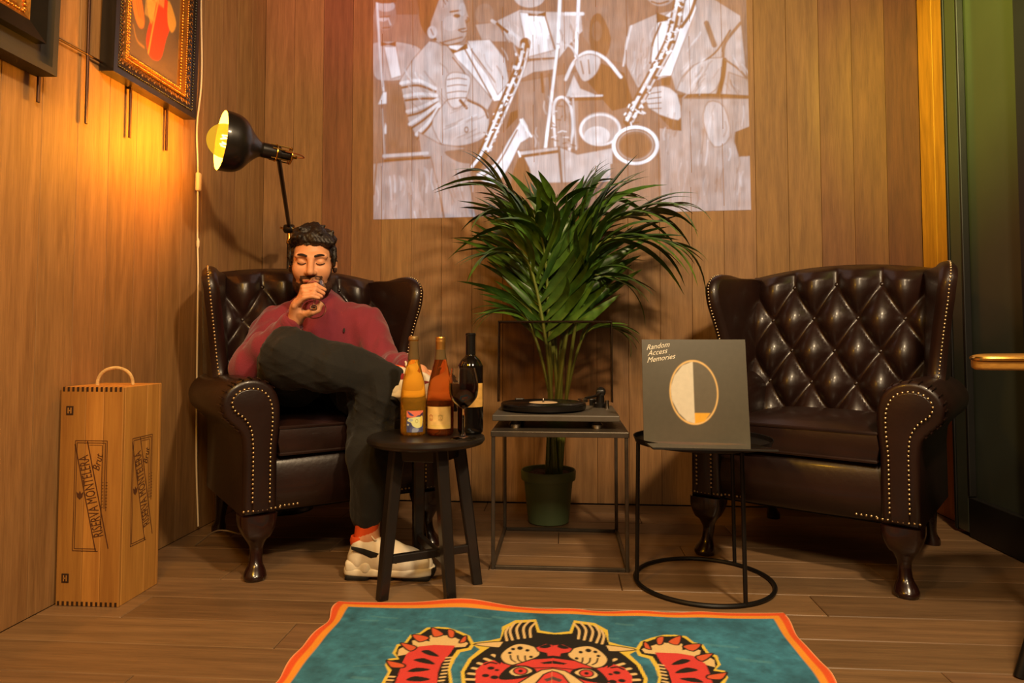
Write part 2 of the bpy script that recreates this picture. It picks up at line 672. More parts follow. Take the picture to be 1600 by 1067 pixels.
def text_mb(txt, size, depth=0.0006, shear=0.0, xs=1.0, bold=0.0):
    """Lettering as thin geometry, baseline on +X, centred."""
    cu = bpy.data.curves.new('lettering', 'FONT')
    cu.body = txt; cu.size = size; cu.extrude = depth; cu.shear = shear
    cu.offset = bold; cu.align_x = 'CENTER'; cu.align_y = 'CENTER'; cu.resolution_u = 2
    o = bpy.data.objects.new('lettering', cu); COL.objects.link(o)
    bpy.context.view_layer.update()
    me = bpy.data.meshes.new_from_object(o.evaluated_get(bpy.context.evaluated_depsgraph_get()))
    mb = MB()
    mb.add([(v.co.x * xs, v.co.y, v.co.z) for v in me.vertices], [tuple(p.vertices) for p in me.polygons])
    bpy.data.objects.remove(o); bpy.data.curves.remove(cu); bpy.data.meshes.remove(me)
    return mb

# ================================================================== the setting
XL, XR, YB, ZC, YF = -1.41, 1.57, 3.10, 2.90, -1.6
M_OAK = wood('oak_board', rgb(104, 72, 40), rgb(172, 130, 82), 0.62, 'Z', 1.0, 0.22)
M_FLOOR = wood('smoked_oak_plank', rgb(82, 63, 45), rgb(146, 114, 81), 0.42, 'X', 0.8, 0.25, coat=0.08)
M_DARKGAP = mat('dark_backing', rgb(40, 25, 14), 0.9, var=0.2)
M_PLASTER = mat('dark_ceiling_plaster', rgb(70, 58, 48), 0.9, bump=0.1, var=0.1)


def struct(name, mb, m, **k):
    o = mb.build(name, m, **k)
    o['kind'] = 'structure'
    return o


floor = struct('floor', MB().box((0.045, (YF + YB) / 2, -0.03), (XR - XL + 0.4, YB - YF + 0.2, 0.04)), M_DARKGAP, smooth=False)
floor['label'] = 'dark smoked oak plank floor'
wall_back = struct('wall_back', MB().box((0.045, YB + 0.05, ZC / 2), (XR - XL + 0.4, 0.06, ZC)), M_DARKGAP, smooth=False)
wall_back['label'] = 'back wall clad in vertical oak boards'
wall_left = struct('wall_left', MB().box((XL - 0.05, (YF + YB) / 2, ZC / 2), (0.06, YB - YF, ZC)), M_DARKGAP, smooth=False)
wall_left['label'] = 'amber lit left wall of vertical oak boards'
wall_right = struct('wall_right', MB().box((XR + 0.05, (YF + YB) / 2, ZC / 2), (0.06, YB - YF, ZC)), M_DARKGAP, smooth=False)
wall_right['label'] = 'narrow oak clad return wall beside the dark door'
ceiling = struct('ceiling', MB().box((0.045, (YF + YB) / 2, ZC + 0.04), (XR - XL + 0.4, YB - YF + 0.2, 0.06)), M_PLASTER, smooth=False)


def board_mesh(name, size, m, bev=0.0022):
    mb = MB().box((0, 0, 0), size, bev, 1)
    o = mb.build(name, m, smooth=False)
    me = o.data
    bpy.data.objects.remove(o)
    return me


def piece(name, me, parent, loc, tint):
    o = link(name, me, parent, loc)
    o.color = tint
    return o


BW = (XR - XL) / 21.0
bm_b = board_mesh('board', (BW - 0.0014, 0.02, ZC), M_OAK, 0.0006)
for k in range(21):
    t = random.uniform(0.88, 1.06)
    tint = (t, t * random.uniform(0.96, 1.02), t * random.uniform(0.92, 1.03), 1)
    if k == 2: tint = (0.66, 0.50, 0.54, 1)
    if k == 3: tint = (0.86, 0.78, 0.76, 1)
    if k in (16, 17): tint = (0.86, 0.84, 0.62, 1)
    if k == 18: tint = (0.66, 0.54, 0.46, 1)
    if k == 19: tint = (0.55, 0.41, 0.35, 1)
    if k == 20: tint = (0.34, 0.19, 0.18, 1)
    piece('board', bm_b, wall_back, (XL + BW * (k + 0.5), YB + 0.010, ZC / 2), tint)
bm_l = board_mesh('board', (0.02, 0.1357, ZC), M_OAK, 0.0006)
y = YB - 0.137 / 2
k = 0
while y > 0.4:
    t = random.uniform(0.90, 1.08)
    piece('board', bm_l, wall_left, (XL - 0.010, y, ZC / 2), (t, t * random.uniform(0.97, 1.02), t * random.uniform(0.92, 1.02), 1))
    y -= 0.137
    k += 1
rest = MB()
while y > YF:
    rest.box((XL - 0.010, y, ZC / 2), (0.02, 0.1352, ZC), 0.0022, 1)
    y -= 0.137
o = rest.build('board', M_OAK, wall_left, smooth=False); o['kind'] = 'stuff'
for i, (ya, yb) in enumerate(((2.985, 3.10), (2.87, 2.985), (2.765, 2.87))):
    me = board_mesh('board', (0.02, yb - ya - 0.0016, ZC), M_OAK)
    piece('board', me, wall_right, (XR + 0.010, (ya + yb) / 2, ZC / 2), (1.9, 1.25, 0.55, 1))  # golden light on this strip is painted into the board tint

# floor planks, laid from left to right
PW, PL = 0.147, 1.22
pm = board_mesh('plank', (PL - 0.002, PW - 0.0018, 0.02), M_FLOOR, 0.002)
row = 0
y = YB - PW / 2 - 0.02
SH = [0.15, 0.72, 0.40, 1.05, 0.62, 0.05, 0.86, 0.33, 0.98, 0.5, 0.2, 0.75]
while y > 0.5:
    x = XL - SH[row % 12]
    while x < XR:
        a, b_ = max(x, XL), min(x + PL, XR)
        if b_ - a > 0.03:
            me = pm if b_ - a > PL - 1e-3 else board_mesh('plank', (b_ - a - 0.002, PW - 0.0018, 0.02), M_FLOOR, 0.002)
            t = random.uniform(0.82, 1.16)
            piece('plank', me, floor, ((a + b_) / 2, y, -0.010 + random.uniform(-0.0004, 0.0)), (t, t * random.uniform(0.97, 1.02), t * random.uniform(0.93, 1.03), 1))
        x += PL
    y -= PW
    row += 1
rest = MB()
while y > YF:
    for q in range(3):
        rest.box((XL + (XR - XL) * (q + 0.5) / 3, y, -0.010), ((XR - XL) / 3 - 0.002, PW - 0.002, 0.02), 0.002, 1)
    y -= PW
o = rest.build('plank', M_FLOOR, floor, smooth=False); o['kind'] = 'stuff'

# dark door on the right wall, standing proud of the boards
M_DOOR = mat('dark_green_lacquer', rgb(62, 66, 56), 0.28, bump=0.05, bscale=8, var=0.10, vscale=3, coat=0.35)
M_DOORB = mat('black_lacquer', rgb(24, 23, 21), 0.45, var=0.15)
XD = 1.495
door = MB()
door.box(((XD + 0.03 + XR) / 2, 2.10, 1.45), (XR - XD - 0.03, 1.26, 2.86), 0.001, 1)
door = struct('door_1', door, M_DOOR, smooth=False)
door['label'] = 'dark green lacquered door with recessed panel on the right wall'
DT = XR - XD - 0.002
MB().box((XD + DT / 2 + 0.004, 2.722, 1.45), (DT, 0.072, 2.87), 0.004, 2).build('door_stile', M_DOOR, door, smooth=False)
MB().box((XD + DT / 2, 2.766, 1.45), (DT, 0.014, 2.88), 0.002, 2).build('door_jamb', M_DOORB, door, smooth=False)
MB().box((XD + 0.015, 2.678, 1.50), (0.026, 0.012, 2.70), 0.003, 2).build('door_moulding', M_DOORB, door, smooth=False)
MB().box((XD + DT / 2 + 0.004, 2.08, 0.075), (DT, 1.21, 0.145), 0.004, 2).build('door_rail', M_DOORB, door, smooth=False)
MB().box((XD + DT / 2 + 0.004, 2.290, 1.45), (DT, 0.13, 2.60), 0.004, 2).build('door_stile', mat('blue_black_lacquer', rgb(26, 28, 36), 0.4, var=0.1), door, smooth=False)

# ================================================================== projected picture
M_GLOWPIC = wood('oak_with_painted_projection', rgb(104, 72, 40), rgb(172, 130, 82), 0.62, 'Z', 1.0, 0.22, attr='picture', attr_str=1.45)  # thin glowing panel in place of light from a projector
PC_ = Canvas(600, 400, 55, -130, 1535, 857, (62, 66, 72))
def g(v):
    v = 205 * (v / 205) ** 1.08 if v > 0 else 0
    return (min(255, v * 0.93), min(255, v * 1.03), min(255, v * 1.12))


def P(pts, v, s=0, a=1.0):
    PC_.poly(pts, g(v), a, s)
    if v > 90:
        PC_.line(pts, 5, g(36), 0.55, s, True)

Ln = lambda pts, w, v, s=0: PC_.line(pts, w, g(v), 1.0, s)
El = lambda cx, cy, rx, ry, v, **k: PC_.ell(cx, cy, rx, ry, g(v), **k)
P([(640, 330), (880, 290), (880, 600), (640, 600)], 92)
P([(55, -130), (240, -130), (240, 60), (55, 60)], 40)
# trombone player at the back
P([(45, 185), (100, 165), (180, 170), (250, 195), (235, 250), (190, 310), (110, 320), (60, 300)], 126, 3)
P([(100, 185), (150, 185), (172, 300), (130, 312)], 172)
El(105, 60, 46, 62, 84); El(108, 26, 38, 22, 128); El(95, 78, 20, 8, 140); P([(86, 165), (118, 174), (150, 165), (150, 186), (118, 178), (88, 184)], 6)
Ln([(64, -130), (85, 230), (100, 370)], 9, 165); P([(75, 412), (96, 362), (112, 362), (150, 408)], 176); P([(95, 528), (105, 480), (116, 500), (136, 528)], 165)
Ln([(92, 430), (104, 620)], 8, 120); Ln([(185, 330), (190, 610)], 5, 90)
P([(110, 330), (230, 330), (240, 610), (110, 610)], 62)
El(510, 60, 38, 42, 88); P([(470, 100), (560, 90), (600, 170), (500, 170)], 120)
# saxophone player on the left
P([(165, 320), (220, 235), (285, 165), (350, 175), (460, 300), (540, 400), (520, 440), (430, 390), (390, 470), (330, 560), (310, 640), (235, 545), (200, 480)], 138)
P([(360, 182), (440, 172), (560, 270), (605, 330), (590, 400), (545, 405), (450, 290), (400, 240)], 196)
P([(440, 165), (530, 160), (590, 235), (606, 330), (560, 380), (520, 300), (470, 235)], 168)
Ln([(425, 190), (480, 290), (535, 390)], 6, 40); Ln([(455, 200), (550, 330)], 5, 60); Ln([(380, 230), (420, 280), (440, 310)], 5, 40)
P([(330, 140), (440, 150), (430, 182), (352, 180)], 100)
P([(285, -120), (400, -110), (425, 0), (446, 70), (432, 84), (440, 120), (420, 168), (335, 182), (300, 140), (282, 60)], 128, 2)
P([(200, -130), (330, -130), (345, -60), (312, 40), (290, 110), (318, 160), (285, 150), (250, 100), (236, 0)], 8, 3)
El(298, 130, 20, 25, 156); Ln([(292, 118), (302, 140)], 5, 70); Ln([(372, 50), (412, 44)], 7, 20); El(398, 66, 14, 8, 30); Ln([(408, 120), (432, 116)], 6, 40); Ln([(340, 170), (420, 150)], 6, 60)
P([(364, 192), (398, 202), (440, 172), (442, 196), (408, 206), (382, 216)], 8)
for i, (a, b, c) in enumerate((((170, 330), (240, 320), (310, 352)), ((185, 380), (250, 372), (315, 380)), ((195, 440), (250, 425), (318, 395)), ((205, 490), (262, 455), (322, 412)), ((232, 530), (285, 480), (326, 420)))):
    Ln([a, b, c], 13, 176, 4); Ln([(a[0] + 4, a[1] + 17), (b[0], b[1] + 19), (c[0], c[1] + 12)], 9, 30, 4)
P([(300, 470), (380, 380), (440, 395), (500, 425), (526, 470), (505, 545), (430, 575), (345, 575), (310, 530)], 150, 3)
Ln([(440, 400), (500, 430), (520, 470)], 8, 30, 4)
P([(352, 320), (380, 290), (440, 300), (452, 330), (430, 400), (400, 432), (362, 410)], 172, 3)
for k in range(4):
    Ln([(358, 318 + 26 * k), (400, 312 + 26 * k), (436, 318 + 24 * k)], 4, 60, 3)
Ln([(410, 400), (435, 430)], 12, 24); El(434, 515, 7, 10, 60, ring=4)
P([(240, 520), (330, 570), (460, 590), (440, 700), (470, 857), (345, 857), (318, 720), (250, 600)], 120)
P([(345, 600), (420, 590), (500, 560), (470, 640), (400, 640)], 70, 3)
P([(55, 640), (290, 618), (318, 730), (340, 857), (55, 857), (55, 770)], 118)
Ln([(100, 612), (276, 604)], 13, 160); Ln([(104, 630), (284, 622)], 9, 14); Ln([(70, 640), (58, 760)], 6, 50)
# man in the middle
P([(560, 85), (650, 42), (760, 50), (840, 52), (905, 66), (900, 130), (850, 180), (800, 245), (690, 240), (650, 200), (600, 160)], 152)
P([(650, 52), (752, 62), (785, 205), (680, 232)], 200)
El(690, -10, 62, 44, 156); Ln([(650, 30), (700, 40), (740, 24)], 5, 70, 4); P([(682, 56), (720, 62), (756, 50), (756, 70), (720, 68), (686, 68)], 10)
Ln([(752, 70), (790, 200)], 6, 60); Ln([(590, 110), (625, 190)], 5, 70)
P([(620, 262), (790, 240), (785, 282), (705, 292), (640, 322)], 146, 2); Ln([(690, 240), (790, 236)], 6, 40)
Ln([(735, 300), (740, 370)], 12, 30); Ln([(765, 300), (770, 360)], 8, 40)
# suits in shadow right of the middle
P([(880, -130), (1060, -130), (1085, 100), (1060, 260), (960, 235), (900, 150)], 84)
P([(930, 90), (970, 60), (1010, 160), (980, 240), (930, 200)], 34, 3); El(955, 130, 20, 40, 60)
P([(970, 258), (1060, 300), (1096, 430), (1010, 450), (915, 332)], 8)
Ln([(830, 322), (866, 250), (920, 214), (985, 240), (1046, 315)], 13, 196, 6)
P([(862, 300), (888, 358), (968, 392), (828, 392)], 168); P([(868, 250), (918, 222), (968, 240), (950, 300), (905, 332), (880, 300)], 162, 3)
Ln([(890, 250), (900, 300)], 5, 60); Ln([(920, 245), (924, 300)], 5, 60)
Ln([(850, 402), (970, 400)], 12, 16); Ln([(850, 390), (972, 388)], 7, 180)
Ln([(818, -130), (800, 200), (748, 590)], 13, 210); Ln([(806, 200), (756, 590)], 4, 30); Ln([(893, -130), (872, 230)], 13, 210)
Ln([(830, 60), (900, 60)], 14, 200); Ln([(800, 180), (850, 190), (880, 240)], 9, 160, 4)
Ln([(788, 600), (782, 430), (815, 392), (848, 430), (856, 520), (840, 604)], 11, 190, 5); P([(792, 596), (790, 430), (815, 402), (842, 432), (846, 590)], 118, 0, 0.7)
Ln([(858, 400), (868, 600)], 7, 150)
El(962, 520, 80, 66, 130); El(962, 524, 76, 60, 190, ring=9); El(950, 548, 50, 38, 178)
P([(640, 604), (800, 588), (872, 620), (1010, 596), (1010, 730), (690, 730)], 150); Ln([(650, 624), (800, 606)], 12, 24); Ln([(640, 604), (690, 740)], 7, 196); Ln([(800, 590), (810, 730)], 10, 60)
P([(620, 680), (660, 620), (700, 740), (680, 857), (600, 857)], 30, 2)
# saxophone of the left player
Ln([(540, 86), (590, 118), (640, 150), (668, 182)], 13, 170, 5); Ln([(560, 98), (600, 130)], 12, 14)
Ln([(672, 176), (650, 270), (575, 440), (505, 600), (470, 660)], 44, 16, 6)
Ln([(664, 180), (644, 270), (568, 440), (498, 600), (456, 660)], 11, 206, 6); Ln([(682, 200), (660, 290), (590, 450), (520, 600)], 8, 190, 6)
for k in range(12):
    t = k / 11; x = 660 - 140 * t - 15 * t * t; y = 200 + 390 * t
    El(x + (6 if k % 2 else -4), y, 8, 6, 200 if k % 3 else 40)
    El(x + 24, y + 4, 6, 7, 150)
P([(690, 545), (660, 470), (640, 500), (600, 560), (545, 650), (470, 690), (520, 728), (560, 724), (610, 650), (650, 570)], 186, 2)
Ln([(650, 480), (692, 546)], 8, 212); Ln([(636, 520), (560, 650), (500, 700)], 6, 60, 5)
P([(590, 520), (640, 470), (640, 440), (610, 450)], 14)
# saxophone player on the right
P([(1080, 110), (1190, 60), (1290, 40), (1380, -20), (1510, 70), (1535, 400), (1440, 390), (1380, 392), (1255, 370), (1240, 310), (1110, 360), (1062, 260), (1060, 190)], 136)
P([(1190, 92), (1335, -20), (1344, 40), (1280, 205), (1240, 312), (1182, 312), (1162, 240)], 200)
El(1205, -20, 56, 50, 124); Ln([(1170, 12), (1200, 20), (1235, 10)], 7, 40, 4); P([(1188, 56), (1238, 76), (1290, 58), (1290, 98), (1238, 88), (1190, 98)], 14)
Ln([(1346, -20), (1320, 60), (1284, 115)], 13, 34, 4); Ln([(1204, 100), (1172, 180), (1160, 260)], 8, 40, 4); Ln([(1090, 110), (1070, 190), (1056, 270)], 7, 180, 4)
Ln([(1380, 100), (1408, 190)], 20, 62); Ln([(1470, 130), (1420, 210), (1370, 255)], 7, 40, 4); Ln([(1510, 100), (1450, 180), (1440, 240)], 12, 60, 4)
P([(1330, 270), (1440, 240), (1430, 330), (1380, 392), (1260, 372)], 150, 2)
Ln([(1446, 250), (1438, 320), (1420, 388)], 18, 14, 4); Ln([(1450, 250), (1500, 290), (1532, 330)], 8, 60, 4); P([(1460, 300), (1535, 330), (1535, 400), (1450, 390)], 124)
Ln([(1262, 396), (1380, 392), (1535, 402)], 14, 20, 3)
P([(1280, 404), (1535, 408), (1535, 857), (1190, 857), (1190, 520), (1270, 530)], 122); P([(1000, 660), (1195, 640), (1195, 857), (1000, 857)], 76)
P([(1480, 542), (1535, 520), (1535, 640), (1492, 642), (1476, 580)], 8); P([(1380, 420), (1440, 440), (1460, 560), (1400, 600), (1360, 500)], 150, 3)
P([(1190, 470), (1276, 480), (1276, 534), (1240, 530)], 14)
P([(1148, 372), (1205, 352), (1262, 385), (1276, 480), (1240, 486), (1150, 440)], 172, 2)
for k in range(4):
    Ln([(1150, 384 + 20 * k), (1200, 376 + 22 * k)], 4, 50)
P([(1200, 320), (1240, 318), (1236, 352), (1204, 350)], 20)
sx2 = [(1290, -60), (1272, 40), (1240, 170), (1180, 290), (1120, 400), (1075, 490)]
Ln(sx2, 46, 30, 6); Ln([(p[0] - 9, p[1]) for p in sx2], 12, 196, 6); Ln([(p[0] + 14, p[1] + 4) for p in sx2], 8, 160, 6)
for k in range(26):
    t = k / 25; q = spline(sx2, 5)[int(t * 25)]
    El(q[0] + (-14 if k % 2 else 12), q[1] + 6 * (k % 3), 9, 7, (204, 20, 170)[k % 3])
El(1098, 588, 86, 74, 60); El(1098, 588, 84, 72, 208, ring=12); El(1098, 588, 68, 58, 120, ring=5); El(1098, 590, 58, 48, 40)
# cloth folds, faces and key work
r2 = random.Random(11)
for x0, y0, x1, y1, dx, dy, n in ((180, 250, 330, 420, 50, 60, 16), (340, 430, 500, 560, 70, -30, 14), (1090, 110, 1180, 330, -12, 70, 14), (1300, 130, 1430, 360, -40, 60, 18), (1210, 430, 1520, 800, -10, 90, 40), (1440, 180, 1530, 380, 30, 60, 10), (60, 650, 320, 840, 6, 90, 26), (650, 90, 770, 220, 10, 60, 12), (800, 80, 890, 200, 10, 50, 10), (580, 90, 640, 190, 24, 50, 8), (650, 330, 860, 580, 8, 70, 20), (480, 190, 580, 340, 30, 60, 12), (350, 620, 460, 840, 20, 80, 14)):
    for _ in range(n):
        x, y = r2.uniform(x0, x1), r2.uniform(y0, y1)
        k = r2.uniform(0.5, 1.1)
        PC_.line([(x, y), (x + dx * k * 0.5 + r2.uniform(-8, 8), y + dy * k * 0.5), (x + dx * k, y + dy * k)], r2.uniform(3, 8), g(r2.choice((52, 70, 165, 185))), 0.38, 4)
for x in range(0, 9):
    Ln([(352 + x * 9, 20 - x * 12), (330 + x * 8, -30 - x * 8)], 4, 30)
El(372, 96, 34, 30, 150, a=0.5); El(420, 40, 14, 26, 165, a=0.5); Ln([(440, 72), (448, 84), (436, 92)], 5, 30, 3); Ln([(404, 122), (420, 130), (438, 126)], 5, 30, 3); Ln([(330, 170), (360, 182), (410, 172)], 6, 40, 3)
Ln([(86, 70), (125, 66)], 5, 30); Ln([(118, 74), (128, 100)], 5, 150); Ln([(96, 112), (124, 110)], 5, 20); P([(64, 10), (150, 10), (140, -40), (76, -40)], 16, 3)
for k in range(34):
    t = r2.random(); x = 664 - 150 * t + r2.uniform(-26, 30); y = 200 + 380 * t + r2.uniform(-8, 8)
    Ln([(x, y), (x + r2.uniform(-14, 14), y + r2.uniform(-10, 10))], r2.uniform(3, 6), r2.choice((14, 24, 212, 212)))
for k in range(60):
    t = r2.random(); q = spline(sx2, 5)[int(t * 25)]
    x, y = q[0] + r2.uniform(-26, 26) * (0.5 + t * 0.7), q[1] + r2.uniform(-10, 10)
    Ln([(x, y), (x + r2.uniform(-14, 14), y + r2.uniform(-10, 10))], r2.uniform(3, 7), r2.choice((14, 20, 208, 212)))
for k in range(24):
    x, y = r2.uniform(1060, 1130), r2.uniform(430, 500)
    Ln([(x, y), (x + r2.uniform(-16, 16), y + r2.uniform(-14, 14))], r2.uniform(4, 7), r2.choice((14, 205, 212)))
for k in range(20):
    x, y = r2.uniform(770, 850), r2.uniform(400, 590)
    Ln([(x, y), (x + r2.uniform(-10, 20), y + r2.uniform(-8, 8))], 4, r2.choice((30, 190)))
PC_.blur(1).cloud(0.12, 50).cloud(0.10, 12)
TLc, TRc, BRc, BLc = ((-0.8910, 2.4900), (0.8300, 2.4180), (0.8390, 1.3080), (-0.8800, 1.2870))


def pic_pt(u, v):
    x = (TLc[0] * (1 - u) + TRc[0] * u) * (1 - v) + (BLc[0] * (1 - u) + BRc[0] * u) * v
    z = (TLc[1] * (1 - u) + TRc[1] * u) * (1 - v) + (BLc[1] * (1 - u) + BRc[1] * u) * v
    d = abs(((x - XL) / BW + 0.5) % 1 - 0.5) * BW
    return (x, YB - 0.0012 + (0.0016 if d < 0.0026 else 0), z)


pic = print_grid('projected_picture', PC_, pic_pt, M_GLOWPIC, None, attr='picture')
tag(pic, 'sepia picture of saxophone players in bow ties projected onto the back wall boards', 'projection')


# ================================================================== wing armchairs
M_LEATHER = mat('oxblood_leather', rgb(34, 18, 14), 0.37, bump=0.16, bscale=55, var=0.30, vscale=7, coat=0.16)
M_LEGW = mat('dark_mahogany', rgb(34, 14, 11), 0.25, var=0.25, vscale=20, coat=0.5)
M_STUD = mat('antique_brass_nail', rgb(206, 184, 146), 0.35, metal=1.0, var=0.1)
M_UNDER = mat('black_lining', rgb(12, 10, 9), 0.9, var=0.1)
ARM_PROFILE = [(0.243, 0.195), (0.243, 0.40), (0.236, 0.475), (0.238, 0.535), (0.258, 0.583), (0.300, 0.610), (0.350, 0.610),
               (0.392, 0.585), (0.412, 0.545), (0.404, 0.500), (0.376, 0.470), (0.352, 0.440), (0.345, 0.39), (0.345, 0.195)]
INNER_LINE = [(0.268, 0.235), (0.268, 0.40), (0.263, 0.47), (0.266, 0.53), (0.288, 0.570), (0.325, 0.583), (0.362, 0.575),
              (0.382, 0.547), (0.374, 0.518), (0.345, 0.492), (0.325, 0.455), (0.319, 0.40), (0.319, 0.235)]


def stud(mb, p, n, r=0.0042):
    n = Vector(n).normalized()
    q = n.to_track_quat('Z', 'Y').to_matrix().to_4x4()
    mb.lathe([(r, 0.0), (r * 0.8, r * 0.45), (r * 0.3, r * 0.75)], 6, Matrix.Translation(p) @ q)


def along(pts, step):
    P = [np.array(p, float) for p in pts]
    out, acc = [P[0]], 0.0
    for a, b in zip(P[:-1], P[1:]):
        L = np.linalg.norm(b - a); t = step - acc
        while t <= L:
            out.append(a + (b - a) * t / L); t += step
        acc = (acc + L) % step
    return out


def back_y(z):
    return 0.145 + 0.21 * (z - 0.45)


def tuft(x, z):
    a, bb, z0 = 0.154, 0.115, 0.455
    j = (z - z0) / bb
    j = min(j, 4.0)
    p, q = x / a + j / 2, x / a - j / 2
    h = ((sin(pi * p) ** 2 + 0.012) * (sin(pi * q) ** 2 + 0.012)) ** 0.22
    e = max(0.0, 1 - (abs(x) / 0.315) ** 8)
    return 0.066 * h * (0.35 + 0.65 * e)


def cabriole(mb, x, y, ox, oy, top):
    """Curved leg: heavy knee, slim ankle, pad foot. ox, oy say which way the knee swells."""
    secs = [(0.0, 0.030, 0.022, 0.030), (0.012, 0.034, 0.024, 0.034), (0.028, 0.030, 0.020, 0.028), (0.05, 0.020, 0.012, 0.020), (0.085, 0.019, 0.004, 0.019),
            (0.105, 0.024, 0.006, 0.024), (0.135, 0.042, 0.006, 0.038), (0.165, 0.054, 0.004, 0.044), (top, 0.056, 0.002, 0.046)]
    sec = spline(secs, 4)
    rings = []
    for z, r, off, r2 in sec:
        ring = []
        for i in range(16):
            t = 2 * pi * i / 16
            e = 0.42 if z > 0.12 else 0.95
            ring.append((x + ox * off + r * math.copysign(abs(cos(t)) ** e, cos(t)), y + oy * off + r2 * math.copysign(abs(sin(t)) ** e, sin(t)), z))
        rings.append(ring)
    mb.grid(rings, wrap=True)
    n = len(mb.v)
    mb.f += [tuple(range(n - 16, n)), tuple(range(n - len(sec) * 16 + 15, n - len(sec) * 16 - 1, -1))]
    mb.mi += [0, 0]
    return mb


def wing_verts(s, y, z):
    """x of the wing's middle surface: it flares outwards towards the front and the top."""
    f = min(1.0, max(0.0, (0.24 - y) / 0.26))
    return s * (0.325 + f * (0.020 + 0.052 * max(0.0, (z - 0.58) / 0.40)))


